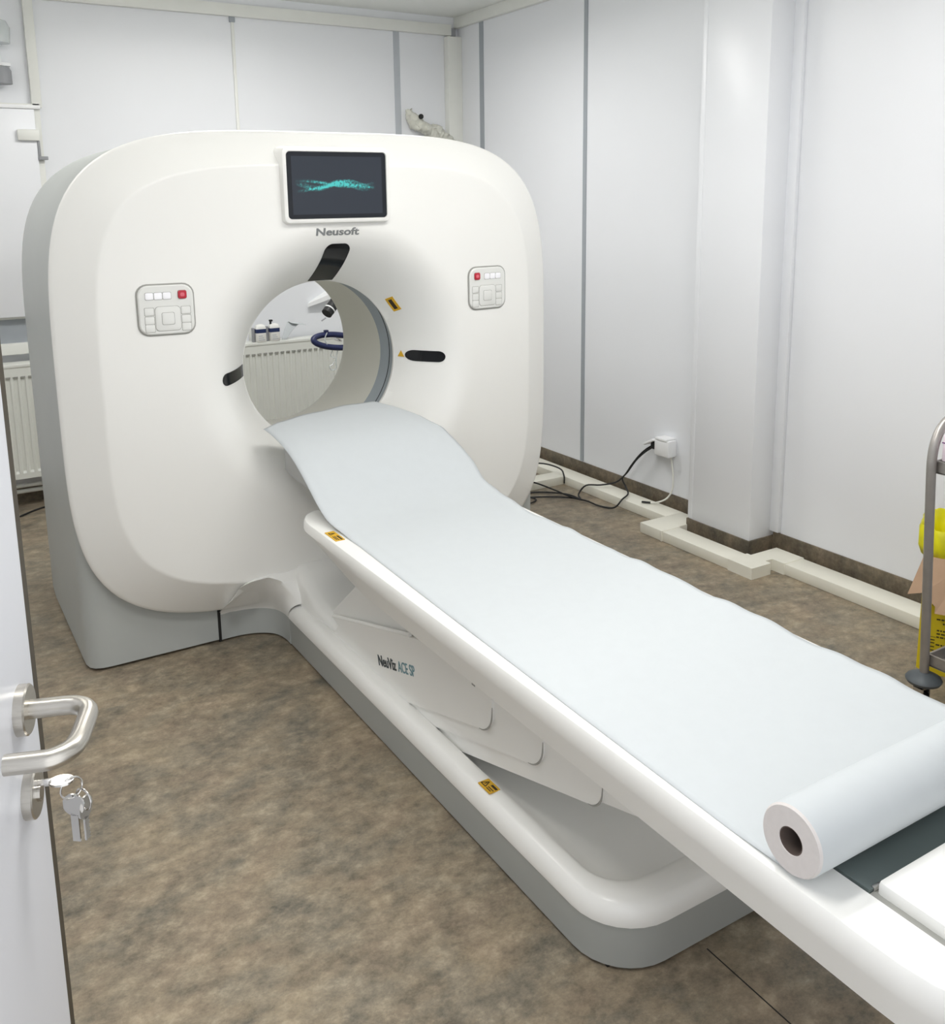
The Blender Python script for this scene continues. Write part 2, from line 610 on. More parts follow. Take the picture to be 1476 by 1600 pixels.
# ================================================================== CT GANTRY
GX, GZ = 1.289, 0.937            # bore axis
OX, OZ, OW, OH, ON = 1.289, 0.927, 0.905, 0.807, 4.25   # outline of the white cover
IW, IH, IN_ = 0.788, 0.690, 4.3                      # crease inside the rim band
RB = 0.292
BR = 0.51


def yface(x, z):
    dx, dz = (x - GX) / 0.6, (z - GZ) / 0.7
    return 2.945 + 0.030 * dx * dx + 0.008 * dz * dz


def ysurf(x, z):
    r = math.hypot(x - GX, z - GZ)
    y = yface(x, z)
    if r < BR:
        t = min(1, (BR - r) / (BR - RB))
        y += 0.225 * t ** 2.0
    return y


def rad_super(a, cx, cz, hw, hh, n):
    """radius from the bore axis to a superellipse in direction a"""
    ca, sa = math.cos(a), math.sin(a)
    lo, hi = 0.0, 2.0
    for _ in range(44):
        m = (lo + hi) / 2
        x, z = GX + m * ca - cx, GZ + m * sa - cz
        if abs(x / hw) ** n + abs(z / hh) ** n < 1:
            lo = m
        else:
            hi = m
    return lo


gantry = thing('ct_gantry', 'large white rounded scanner ring unit with grey sides and a round opening', 'CT scanner', (GX, 3.55, 0))
NA = 192
angs = [2 * PI * k / NA for k in range(NA)]
# denser angles come from the superellipse being smooth enough at 192
ro = [rad_super(a, OX, OZ, OW, OH, ON) for a in angs]
ri = [rad_super(a, OX, 0.933, IW, IH, IN_) for a in angs]


def gring(rs, yfun):
    out = []
    for a, r in zip(angs, rs):
        x, z = GX + r * math.cos(a), GZ + r * math.sin(a)
        out.append((x, yfun(x, z, r), z))
    return out


rings = []
rings.append(gring([r - 0.012 for r in ro], lambda x, z, r: 3.078))
rings.append(gring([r - 0.002 for r in ro], lambda x, z, r: 3.076))
rings.append(gring(ro, lambda x, z, r: 3.068))
rings.append(gring([r - 0.001 for r in ro], lambda x, z, r: 3.063))


def band_y(f):
    out = []
    for a, r0, r1 in zip(angs, ro, ri):
        r = r0 + (r1 - r0) * f
        x, z = GX + r * math.cos(a), GZ + r * math.sin(a)
        x1, z1 = GX + r1 * math.cos(a), GZ + r1 * math.sin(a)
        y1 = yface(x1, z1) + 0.001
        g = f
        out.append((x, 3.060 * (1 - g) + y1 * g, z))
    return out


for f in (0.03, 0.1, 0.25, 0.45, 0.65, 0.85, 0.95, 0.985):
    rings.append(band_y(f))
for k in (0.004, 0.012, 0.03):
    rings.append(gring([r * (1 - k) for r in ri], lambda x, z, r: yface(x, z)))
for f in (0.12, 0.3, 0.5, 0.7, 0.87, 1.0):
    rings.append(gring([r * 0.97 * (1 - f) + BR * f for r in ri], lambda x, z, r: ysurf(x, z)))
for k in range(1, 15):
    rr = BR + (RB - BR) * k / 14
    rings.append(gring([rr] * NA, lambda x, z, r: ysurf(x, z)))
YLIP = 2.945 + 0.225
rings.append(gring([RB - 0.001] * NA, lambda x, z, r: YLIP + 0.006))
rings.append(gring([RB + 0.001] * NA, lambda x, z, r: YLIP + 0.022))
rings.append(gring([RB + 0.004] * NA, lambda x, z, r: YLIP + 0.027))
rings.append(gring([RB + 0.018] * NA, lambda x, z, r: YLIP + 0.036))
rings.append(gring([RB + 0.036] * NA, lambda x, z, r: YLIP + 0.054))
MB().loft(rings, cap0=False, cap1=False).build('front_cover', M['gwhite'], gantry, angle=50)

# scan window ring, groove and bore liner
ring1 = MB().lathe([(3.222, 0.328), (3.245, 0.321), (3.263, 0.3175)], (GX, 0, GZ), 'y', 96).lathe([(3.268, 0.317), (3.290, 0.307), (3.312, 0.301)], (GX, 0, GZ), 'y', 96)
o = obj('scan_window', *[ring1.v, [f for f in ring1.f if len(f) == 4]], M['gband'], gantry)
g = MB().lathe([(3.261, 0.3180), (3.2655, 0.3205), (3.270, 0.3168)], (GX, 0, GZ), 'y', 96)
obj('scan_window_seam', g.v, [f for f in g.f if len(f) == 4], M['dark'], o)
t = MB().lathe([(3.312, 0.301), (3.34, 0.3015), (3.5, 0.306), (3.66, 0.311), (3.69, 0.313), (3.715, 0.322), (3.76, 0.35), (3.85, 0.40), (3.95, 0.44), (4.0, 0.455)], (GX, 0, GZ), 'y', 96)
obj('bore_liner', t.v, [f for f in t.f if len(f) == 4], M['gcream'], gantry)

# grey shell behind: rounded top, straight sides down to the floor


def shell_ring(inset, y, z0, n=28):
    pts = []
    hw, hh = OW - inset - 0.018, OH - inset - 0.004
    for k in range(2 * n + 1):
        a = PI * k / (2 * n)
        ca, sa = math.cos(a), math.sin(a)
        x = OX + hw * math.copysign(abs(ca) ** (2 / ON), ca)
        z = OZ + hh * abs(sa) ** (2 / ON)
        pts.append((x, y, z))
    m = 10
    left = [(OX - hw, y, OZ + (z0 - OZ) * k / m) for k in range(1, m + 1)]
    bot = [(OX - hw + 2 * hw * k / 16, y, z0) for k in range(1, 16)]
    right = [(OX + hw, y, z0 + (OZ - z0) * k / m) for k in range(0, m)]
    return pts + left + bot + right


sh = []
for ins, y in ((0.075, 3.093), (0.045, 3.0955), (0.022, 3.105), (0.008, 3.122), (0.001, 3.15), (0.0, 3.2), (0.0, 3.8), (0.006, 3.93), (0.02, 3.97), (0.05, 4.0)):
    sh.append(shell_ring(ins, y, 0.010))
n = len(sh[0])
mb = MB()
mb.loft(sh, cap0=False, cap1=False)
# front plinth wall and back wall with bore openings


def annulus(mb, ring, y, r):
    cx, cz = GX, GZ
    inner = []
    for p in ring:
        a = math.atan2(p[2] - cz, p[0] - cx)
        inner.append((cx + r * math.cos(a), y, cz + r * math.sin(a)))
    mb.loft([ring, inner], cap0=False, cap1=False)


annulus(mb, sh[0], 3.093, 0.36)
annulus(mb, sh[-1], 4.0, 0.455)
mb.build('rear_shell', M['ggrey'], gantry, angle=40)
box('shell_foot', (OX - 0.85, 3.12, 0.0), (OX + 0.85, 3.95, 0.012), M['dark'], gantry, smooth=False)
box('plinth_seam', (0.829, 3.088, 0.004), (0.838, 3.096, 0.135), M['dark'], gantry, smooth=False)

# display
DX0, DX1, DZ0, DZ1 = 1.088, 1.462, 1.437, 1.674
ccx, ccz = (DX0 + DX1) / 2, (DZ0 + DZ1) / 2
hw, hh = (DX1 - DX0) / 2, (DZ1 - DZ0) / 2


def rr_ring(hw_, hh_, r, y, cx=ccx, cz=ccz):
    return [(x, y, z) for x, z in rrect(cx, cz, hw_, hh_, r)]


disp = MB().loft([rr_ring(hw + 0.006, hh + 0.006, 0.02, 3.045), rr_ring(hw + 0.004, hh + 0.004, 0.02, 2.95), rr_ring(hw, hh, 0.018, 2.934), rr_ring(hw - 0.004, hh - 0.004, 0.017, 2.9315),
                  rr_ring(hw - 0.011, hh - 0.011, 0.013, 2.9315), rr_ring(hw - 0.0125, hh - 0.0125, 0.012, 2.936)], cap1=True).build('display', M['gwhite'], gantry, angle=30)
scr = MB().loft([rr_ring(hw - 0.0128, hh - 0.0128, 0.012, 2.9385), rr_ring(hw - 0.0128, hh - 0.0128, 0.012, 2.9345)]).build('display_screen', M['screen'], disp, smooth=False)

# maker's lettering under the display
T = Matrix(((1, 0, 0, 1.200), (0, 0, -1, 2.956), (0, 1, 0, 1.3945), (0, 0, 0, 1)))
lettering('maker_lettering', 'Neusoft', 0.0335, M['text'], gantry, T, 0.0012, 0.0009, width=0.154, proj=ysurf)


# patches lying on the curved funnel
def patch(name, a, r0, r1, hw_, m, round0=True, round1=True, parent=None, off=0.002, nr=22, nw=9, cr=None, skew=0.0):
    """strip on the funnel surface along the radius at angle a, with rounded ends"""
    ca, sa = math.cos(a), math.sin(a)
    vs = []
    cr = cr or hw_
    for layer in (off, -0.004):
        for i in range(nr + 1):
            f = i / nr
            f = 0.5 - 0.5 * math.cos(PI * f)
            r = r0 + (r1 - r0) * f
            wv = hw_
            d = r - r0
            if round0 and d < cr:
                wv = hw_ - cr + math.sqrt(max(0, cr * cr - (cr - d) ** 2))
            d = r1 - r
            if round1 and d < cr:
                wv = min(wv, hw_ - cr + math.sqrt(max(0, cr * cr - (cr - d) ** 2)))
            wv = max(wv, 0.0004)
            for j in range(nw + 1):
                s = -wv + 2 * wv * j / nw + skew * (1 - f)
                x = GX + r * ca - s * sa
                z = GZ + r * sa + s * ca
                e = 0.002
                nx = (ysurf(x + e, z) - ysurf(x - e, z)) / (2 * e)
                nz_ = (ysurf(x, z + e) - ysurf(x, z - e)) / (2 * e)
                nv = Vector((nx, -1, nz_)).normalized()
                vs.append(Vector((x, ysurf(x, z), z)) + nv * layer)
    W = nw + 1
    fs = []
    tot = (nr + 1) * W
    for i in range(nr):
        for j in range(nw):
            q = i * W + j
            fs.append((q, q + 1, q + W + 1, q + W))
            fs.append((tot + q, tot + q + W, tot + q + W + 1, tot + q + 1))
    for i in range(nr):
        for j in (0, nw):
            q = i * W + j
            fs.append((q, q + W, tot + q + W, tot + q))
    for i in (0, nr):
        for j in range(nw):
            q = i * W + j
            fs.append((q, q + 1, tot + q + 1, tot + q))
    return obj(name, vs, fs, m, parent, angle=45)


patch('positioning_light_window', PI / 2, 0.2945, 0.428, 0.046, M['black'], False, True, gantry, cr=0.026)
patch('positioning_light_window', 0.0, 0.316, 0.416, 0.0205, M['black'], True, True, gantry)
patch('positioning_light_window', PI, 0.296, 0.416, 0.0205, M['black'], False, True, gantry)
yl = patch('warning_label', math.radians(37), 0.318, 0.336, 0.030, M['yellow'], False, False, gantry, off=0.0025)
patch('warning_print', math.radians(37), 0.323, 0.331, 0.022, M['labelk'], False, False, yl, off=0.0032)
# small warning triangle beside the side window
TX, TZ = GX + 0.306, GZ + 0.004
tp = [Vector((x, ysurf(x, z) - 0.004, z)) for x, z in ((TX - 0.007, TZ - 0.012), (TX + 0.007, TZ - 0.012), (TX, TZ + 0.012))]
tb = [p + Vector((0.001, 0.004, 0)) for p in tp]
obj('warning_triangle', tp + tb, [(0, 1, 2), (3, 5, 4), (0, 1, 4, 3), (1, 2, 5, 4), (2, 0, 3, 5)], M['yellow'], gantry, smooth=False)


# keypads on either side
def keypad(cx, cz, mirror):
    s = -1 if mirror else 1
    y0 = yface(cx, cz)
    sl = (yface(cx + 0.05, cz) - yface(cx - 0.05, cz)) / 0.1      # follows the curve of the cover

    def ring(px, pz, hw_, hh_, r, d, n=5):
        return [(cx + s * x, y0 + sl * s * x - d, cz + z) for x, z in rrect(px, pz, hw_, hh_, r, n)]
    mb_ = MB().loft([ring(0, 0, 0.086, 0.080, 0.034, -0.01), ring(0, 0, 0.086, 0.080, 0.034, 0.0022), ring(0, 0, 0.0825, 0.0765, 0.032, 0.0025)])
    base = mb_.build('control_panel', M['groove'], gantry, angle=30)
    MB().loft([ring(0, 0, 0.0815, 0.0755, 0.031, 0.0), ring(0, 0, 0.0815, 0.0755, 0.031, 0.006), ring(0, 0, 0.078, 0.072, 0.029, 0.0085)]).build('panel_plate', M['panel'], base, angle=30)

    def button(nm, px, pz, hw_, hh_, r, m_, d0=0.0085, d1=0.0105):
        MB().loft([ring(px, pz, hw_ + 0.0012, hh_ + 0.0012, r, d0 - 0.002), ring(px, pz, hw_ + 0.0012, hh_ + 0.0012, r, d0 + 0.0002)]).build(nm + '_rim', M['groove'], base, angle=30)
        return MB().loft([ring(px, pz, hw_, hh_, r, d0 - 0.002), ring(px, pz, hw_, hh_, r, d1 - 0.0006), ring(px, pz, hw_ - 0.0012, hh_ - 0.0012, r, d1)]).build(nm, m_, base, angle=30)
    for k in range(3):
        button('light_button', -0.048 + 0.0258 * k, 0.043, 0.0118, 0.0105, 0.004, M['btn'])
    button('stop_button', 0.049, 0.045, 0.0125, 0.0125, 0.006, M['red'], 0.0085, 0.0125)
    MB().loft([ring(0.049, 0.045, 0.0062, 0.0058, 0.004, 0.0120), ring(0.049, 0.045, 0.0062, 0.0058, 0.004, 0.0129)]).build('stop_symbol', M['redl'], base, angle=30)
    button('direction_pad', 0.003, -0.027, 0.037, 0.037, 0.012, M['panel'], 0.0085, 0.011)
    button('centre_button', 0.003, -0.027, 0.018, 0.018, 0.005, M['panel'], 0.011, 0.0125)
    for sx_ in (-1, 1):
        for zz in (-0.004, -0.031, -0.055):
            button('side_button', 0.003 + sx_ * 0.054, zz, 0.0135, 0.0115, 0.003, M['panel'], 0.0085, 0.0098)
    return base


keypad(0.704, 1.184, False)
keypad(1.870, 1.184, True)

# ================================================================== PATIENT COUCH
CX = 1.289
couch = thing('patient_couch', 'long white patient couch on a low tray base in front of the scanner', 'scanner couch', (CX, 1.9, 0))


def plan(hw_, y0, y1, r, n=8):
    """rounded near corners, square far end; runs far-left -> near -> far-right"""
    pts = []
    m = 12
    for k in range(m):
        pts.append((CX - hw_, y1 + (y0 + r - y1) * k / m))
    for k in range(n + 1):
        a = PI + PI / 2 * k / n
        pts.append((CX - hw_ + r + r * math.cos(a), y0 + r + r * math.sin(a)))
    for k in range(1, 5):
        pts.append((CX - hw_ + r + (2 * hw_ - 2 * r) * k / 5, y0))
    for k in range(n + 1):
        a = 1.5 * PI + PI / 2 * k / n
        pts.append((CX + hw_ - r + r * math.cos(a), y0 + r + r * math.sin(a)))
    for k in range(1, m + 1):
        pts.append((CX + hw_, y0 + r + (y1 - y0 - r) * k / m))
    return pts


BY1 = 2.93
HB = 0.259


def pring(hw_, y0, r, z):
    return [(x, y, z) for x, y in plan(hw_, y0, BY1, r)]


M['cgrey_shaded'] = mat('couch_grey_shaded', (166, 169, 166), 0.42, var=0.015, scale=4)  # scanner grey made darker, carrying the couch's shadow on its skirt
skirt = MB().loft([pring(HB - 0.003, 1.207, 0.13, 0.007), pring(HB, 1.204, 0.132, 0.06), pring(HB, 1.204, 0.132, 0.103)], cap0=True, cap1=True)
skirt.build('base_skirt', M['cgrey_shaded'], couch, angle=40)
box('base_foot', (CX - HB + 0.03, 1.26, 0), (CX + HB - 0.03, 2.9, 0.01), M['dark'], couch, smooth=False)
tray = MB().loft([pring(HB - 0.01, 1.214, 0.125, 0.097), pring(HB + 0.003, 1.201, 0.134, 0.103), pring(HB + 0.004, 1.200, 0.135, 0.112), pring(HB + 0.001, 1.203, 0.132, 0.130),
                  pring(HB - 0.008, 1.212, 0.125, 0.144), pring(HB - 0.016, 1.221, 0.12, 0.150), pring(HB - 0.040, 1.262, 0.10, 0.154), pring(HB - 0.050, 1.277, 0.09, 0.150),
                  pring(HB - 0.058, 1.288, 0.085, 0.135), pring(HB - 0.066, 1.30, 0.08, 0.115), pring(HB - 0.080, 1.32, 0.07, 0.107), pring(HB - 0.11, 1.36, 0.05, 0.105)], cap0=False, cap1=True)
tray.build('base_tray', M['gwhite'], couch, angle=40)

# foot piece that flares into the scanner: grey lower wall and white hood
curve = [(0.835, 3.092), (0.87, 3.0935), (0.905, 3.092), (0.94, 3.085), (0.968, 3.074), (0.994, 3.057), (1.013, 3.035), (1.024, 3.008), (1.030, 2.975), (1.030, 2.93)]
cw = []
cc = catmull([Vector((x, y, 0)) for x, y in curve], 3)
ys_cv = [(p.x, p.y) for p in cc]
mb = MB()
nose = []
for (x, y) in ys_cv:
    nose.append((x, y))
low = [[(x, y, z) for (x, y) in nose] + [(2 * CX - x, y, z) for (x, y) in reversed(nose)] for z in (0.007, 0.106)]
mb.loft(low, closed=False, cap0=False, cap1=False)
mb.build('foot_skirt', M['ggrey'], couch, angle=40)
# hood: rises from the skirt curve against the cover, then runs level to the middle
hood = MB()
secs = []
NS = len(nose)
P1X = [(0, 0.838), (0.1, 0.860), (0.25, 0.905), (0.5, 0.965), (0.7, 1.008), (0.85, 1.036), (1, 1.056)]
P1Y = [(0, 2.955), (0.25, 2.948), (0.5, 2.940), (0.7, 2.925), (0.85, 2.908), (1, 2.895)]
P1Z = [(0, 0.215), (0.06, 0.238), (0.12, 0.252), (0.25, 0.261), (0.5, 0.262), (0.7, 0.240), (0.85, 0.200), (1, 0.160)]
for i, (x, y) in enumerate(nose):
    f = i / (NS - 1)
    nx2, ny2 = -min(1, f * 1.3) * 0.004, -0.004 * (1 - f)
    p0 = Vector((x + nx2, y + ny2, 0.112))
    p1 = Vector((interp(P1X, f) + 0.009 * (1 - f), interp(P1Y, f), interp(P1Z, f) - 0.012 * max(0, 1 - 1.5 * f)))
    g_ = max(0.0, min(1.0, (0.9 - f) / 0.5))
    p1.y = p1.y * (1 - g_) + (yface(p1.x, p1.z) - 0.012) * g_
    bulge = Vector((-0.010 * f, -0.014 + 0.010 * f, 0.010))
    sec = [(x, y, 0.100), tuple(p0)]
    for k in range(1, 9):
        q = k / 8
        p = p0.lerp(p1, q) + bulge * (4 * q * (1 - q))
        sec.append(tuple(p))
    for k in range(1, 9):
        q = k / 8
        sec.append((p1.x + (CX - p1.x) * q, p1.y - 0.01 * min(1, q * 4) * (1 - g_) + 0.035 * g_ * min(1, q * 8), p1.z + 0.016 * min(1, q * 3) * (2 - min(1, q * 3)) * (1 if f < 0.7 else (1 - f) / 0.3)))
    full = sec + [(2 * CX - p[0], p[1], p[2]) for p in reversed(sec[:-1])]
    secs.append(full)
hood.loft(secs, closed=False, cap0=False, cap1=False)
hood.build('foot_hood', M['gwhite'], couch, angle=70)
# ramp block under the couch head, between foot and swing covers
rp = []
for y, z in ((3.02, 0.285), (2.945, 0.276), (2.85, 0.232), (2.78, 0.205), (2.70, 0.180), (2.60, 0.165), (2.30, 0.15)):
    hw_ = HB - 0.030 - 0.018 * max(0, min(1, (2.78 - y) / 0.08))
    rp.append([(CX - hw_, y, 0.10), (CX - hw_ + 0.004, y, z - 0.03), (CX - hw_ + 0.02, y, z - 0.006), (CX - hw_ + 0.05, y, z), (CX + hw_ - 0.05, y, z), (CX + hw_ - 0.02, y, z - 0.006), (CX + hw_ - 0.004, y, z - 0.03), (CX + hw_, y, 0.10)])
MB().loft(rp).build('foot_ramp', M['gwhite'], couch, angle=50)

# telescoping swing covers
ends = [(1.705, 0.268, 0.058), (1.512, 0.280, 0.055), (1.318, 0.293, 0.045), (1.18, 0.345, 0.02)]
for k, (ye, ze, rc) in enumerate(ends):
    hw_ = 0.2145 - 0.0065 * k
    zt = lambda y: min(0.452, 0.192 + 0.282 * (2.685 - y))
    zb = lambda y: max(0.112, ze + 0.30 * (ye + 0.045 - y))
    ys = 2.685 - 0.06 * k
    prof = []
    # bottom line from far end to the near rounded corner
    for q in range(14):
        y = ys + (ye + rc - ys) * q / 13
        prof.append((y, min(zb(y), zt(y) - 0.004)))
    zc_ = zb(ye + rc)
    for q in range(1, 7):
        a = PI / 2 * q / 6
        prof.append((ye + rc - rc * math.sin(a), zc_ + rc - rc * math.cos(a) + 0.3 * rc * math.sin(a) * 0.3))
    prof.append((ye, 0.452))
    yt = 2.685 - (0.452 - 0.192) / 0.282
    prof.append((yt, 0.452))
    for q in range(1, 8):
        y = yt + (ys - yt) * q / 8
        prof.append((y, zt(y)))
    rings_ = [[(CX - hw_ + 0.003, y, z) for y, z in prof], [(CX - hw_, y, z) for y, z in prof], [(CX + hw_, y, z) for y, z in prof]]
    # tiny bevel: pull the outer ring in
    cyy = sum(p[0] for p in prof) / len(prof)
    MB().loft(rings_[1:]).build('swing_cover', M['gwhite'], couch, angle=30)
    if k < 3:
        # the open edge of each cover reads as a dark line
        e = MB()
        pts = []
        for q in range(0, 7):
            a = PI / 2 * q / 6
            pts.append((CX - hw_ + 0.0005, ye + rc - rc * math.sin(a), zc_ + rc - rc * math.cos(a) + 0.09 * rc * math.sin(a)))
        pts.append((CX - hw_ + 0.0005, ye - 0.0005, zc_ + rc + 0.022))
        e.tube(pts, lambda t_: 0.0009 + 0.0016 * math.sin(PI * min(1, max(0, t_))), 6, 2)
        e.build('cover_edge', M['groove'], couch)
hp_ = [(2.70, 0.14), (2.70, 0.20), (2.62, 0.265), (2.45, 0.40), (2.32, 0.452), (2.05, 0.452), (2.05, 0.32), (2.40, 0.14)]
MB().loft([[(CX - 0.192, y, z) for y, z in hp_], [(CX + 0.192, y, z) for y, z in hp_]]).build('lift_housing', M['gwhite'], couch, angle=30)
box('cover_label_green', (CX - 0.2165, 1.80, 0.372), (CX - 0.2140, 1.832, 0.380), M['green'], couch, mtx=Matrix.Identity(4), smooth=False)
box('cover_slot', (CX - 0.2160, 1.778, 0.364), (CX - 0.2140, 1.792, 0.370), M['groove'], couch, smooth=False)
# ridge along the sloping top edge of the first cover
al = math.atan(0.282)
MB().tube([(CX - 0.210, 2.655, 0.205), (CX - 0.210, 2.4, 0.277), (CX - 0.210, 2.12, 0.356)], 0.006, 8, 3).build('cover_ridge', M['gwhite'], couch)

# model lettering on the first cover
ca_, sa_ = math.cos(al), math.sin(al)


def side_mtx(y, z):
    return Matrix(((0, 0, -1, CX - 0.2152), (-ca_, sa_, 0, y), (sa_, ca_, 0, z), (0, 0, 0, 1)))


lettering('model_lettering', 'NeuViz', 0.043, M['textd'], couch, side_mtx(2.312, 0.187), 0.0006, 0.0008, width=0.118)
lettering('model_lettering', 'ACE SP', 0.043, M['textb'], couch, side_mtx(2.186, 0.2225), 0.0006, 0.0002, width=0.104)

# ---- table top frame
HT = 0.317
ZT = 0.560


def tsec(y):
    # half width: rounded near end and far nose
    hw_ = HT
    if y < 0.64:
        d = (0.64 - y) / 0.24
        hw_ = HT * (1 - min(0.999, d) ** 2.6) ** (1 / 2.6) if d < 1 else 0.02
    if y > 2.56:
        d = (y - 2.56) / 0.11
        hw_ = HT - 0.06 + 0.06 * math.sqrt(max(0, 1 - d * d))
    zb = 0.455 + 0.075 * max(0, (y - 2.2) / 0.47) ** 1.3
    zc_ = 0.512 + 0.028 * max(0, (y - 2.2) / 0.47)
    gi = min(0.236, hw_ - 0.03)
    return hw_, zb, zc_, max(0.01, gi)


secs = []
ylist = [0.405, 0.415, 0.43, 0.45, 0.475, 0.50, 0.53, 0.56, 0.60, 0.64, 0.72] + [0.72 + (2.56 - 0.72) * k / 16 for k in range(1, 17)] + [2.59, 2.62, 2.645, 2.66, 2.669]
for y in ylist:
    hw_, zb, zc_, gi = tsec(y)
    half = [(gi - 0.008, 0.535), (gi, ZT - 0.004), (gi + 0.004, ZT), (hw_ - 0.014, ZT), (hw_ - 0.005, ZT - 0.003), (hw_ - 0.0005, ZT - 0.011), (hw_ + 0.001, ZT - 0.03), (hw_, zc_ + 0.004), (hw_ - 0.002, zc_ - 0.002), (hw_ - 0.0165, zb + 0.003), (hw_ - 0.021, zb)]
    left = [(CX - max(0.001, h_), y, z) for h_, z in half]
    right = [(CX + max(0.001, h_), y, z) for h_, z in reversed(half)]
    secs.append(left + right)
MB().loft(secs).build('table_frame', M['gwhite'], couch, angle=38)
# cradle
secs = []
for y in (0.705, 0.72, 1.2, 1.7, 2.2, 2.64):
    sec = []
    for k in range(17):
        u = -1 + 2 * k / 16
        hw_ = 0.231 if y > 0.71 else 0.231
        sec.append((CX + u * hw_, y, 0.5375 + 0.020 * abs(u) ** 2.2))
    sec += [(CX + 0.231, y, 0.536), (CX - 0.231, y, 0.536)]
    secs.append(sec)
MB().loft(secs).build('cradle', M['cradle'], couch, angle=40)
# end lid
lid = MB().box((CX - 0.221, 0.452, 0.536), (CX + 0.221, 0.700, 0.5715), 0.006)
lid.build('end_lid', M['gwhite'], couch)
box('lid_gap', (CX - 0.232, 0.452, 0.5355), (CX + 0.232, 0.704, 0.552), M['groove'], couch, smooth=False)
box('lid_latch', (CX - 0.222, 0.702, 0.548), (CX - 0.205, 0.709, 0.558), M['chrome'], couch, r=0.002)

# head rest carrying the paper up into the opening
ZP = [(0.70, 0.5655), (2.33, 0.5655), (2.42, 0.571), (2.48, 0.580), (2.54, 0.602), (2.60, 0.638), (2.66, 0.680), (2.72, 0.717), (2.78, 0.743), (2.85, 0.762), (2.95, 0.780), (3.10, 0.797), (3.3, 0.81)]


def zpap(y):
    return (interp(ZP, y - 0.03) + 2 * interp(ZP, y) + interp(ZP, y + 0.03)) / 4


secs = []
for k in range(15):
    y = 2.46 + (3.0 - 2.46) * k / 14
    zt_ = zpap(y) - 0.008
    hw_ = 0.262 if y < 2.9 else 0.262 - 0.03 * ((y - 2.9) / 0.1) ** 2
    th = 0.022 if y > 2.52 else 0.012
    secs.append([(CX - hw_, y, zt_ - 0.010), (CX - hw_ + 0.04, y, zt_ - 0.007), (CX, y, zt_ - 0.009), (CX + hw_ - 0.06, y, zt_ - 0.009), (CX + hw_, y, zt_ - 0.026), (CX + hw_ - 0.004, y, zt_ - th - 0.016), (CX - hw_ + 0.004, y, zt_ - th - 0.004)])
MB().loft(secs).build('head_rest', M['gcream'], couch, angle=40)
secs = []
for y, zt_, zb in ((2.58, 0.60, 0.57), (2.64, 0.645, 0.585), (2.72, 0.69, 0.592), (2.80, 0.725, 0.594), (2.88, 0.742, 0.596), (2.945, 0.752, 0.600)):
    hw_ = 0.240
    secs.append([(CX - hw_, y, zt_), (CX - hw_, y, zb + 0.025), (CX - hw_ + 0.012, y, zb + 0.006), (CX - hw_ + 0.03, y, zb), (CX + hw_ - 0.03, y, zb), (CX + hw_ - 0.012, y, zb + 0.006), (CX + hw_, y, zb + 0.025), (CX + hw_, y, zt_)])
MB().loft(secs).build('head_rest_carrier', mat('carrier_grey', (188, 190, 190), 0.45, var=0.01), couch, angle=50)


def caution(name, c, ux, uy, hw_, hh_, nrm, parent):
    """small yellow warning plate with a triangle and print"""
    c, ux, uy, nrm = Vector(c), Vector(ux), Vector(uy), Vector(nrm)

    def q(a, b_, h_):
        return c + ux * a + uy * b_ + nrm * h_
    lab = MB().loft([[q(x, y, -0.0005) for x, y in rrect(0, 0, hw_, hh_, 0.002, 2)], [q(x, y, 0.0008) for x, y in rrect(0, 0, hw_, hh_, 0.002, 2)]]).build(name, M['yellow'], parent, smooth=False)
    pr = MB()

    def plate(pts, h_=0.0013):
        pr.loft([[q(a, b_, 0.0006) for a, b_ in pts], [q(a, b_, h_) for a, b_ in pts]])
    tx = -hw_ * 0.5
    s = hh_ * 0.62
    for (a, b_), (a2, b2) in (((-s, -s * 0.8), (s, -s * 0.8)), ((s, -s * 0.8), (0, s)), ((0, s), (-s, -s * 0.8))):
        d = Vector((a2 - a, b2 - b_)).normalized() * 0.0012
        nx_, ny_ = -d.y, d.x
        plate([(tx + a + nx_, b_ + ny_), (tx + a2 + nx_, b2 + ny_), (tx + a2 - nx_, b2 - ny_), (tx + a - nx_, b_ - ny_)])
    plate([(tx - 0.001, -s * 0.45), (tx + 0.001, -s * 0.45), (tx + 0.001, s * 0.4), (tx - 0.001, s * 0.4)])
    x0, x1 = hw_ * 0.05, hw_ * 0.88
    plate([(x0, hh_ * 0.25), (x1, hh_ * 0.25), (x1, hh_ * 0.65), (x0, hh_ * 0.65)])
    for k in range(2):
        b_ = -hh_ * (0.15 + 0.35 * k)
        plate([(x0, b_ - 0.0012), (x1 - 0.004 * k, b_ - 0.0012), (x1 - 0.004 * k, b_ + 0.0012), (x0, b_ + 0.0012)])
    pr.build('warning_print', M['labelk'], lab, smooth=False)


caution('warning_label', (0.9985, 2.42, 0.5602), (0, -1, 0), (1, 0, 0), 0.042, 0.0145, (0, 0, 1), couch)
caution('warning_label', (CX - HB + 0.0285, 1.695, 0.1535), (0, -1, 0), (1, 0, 0), 0.026, 0.0155, (-0.1, 0, 1), couch)

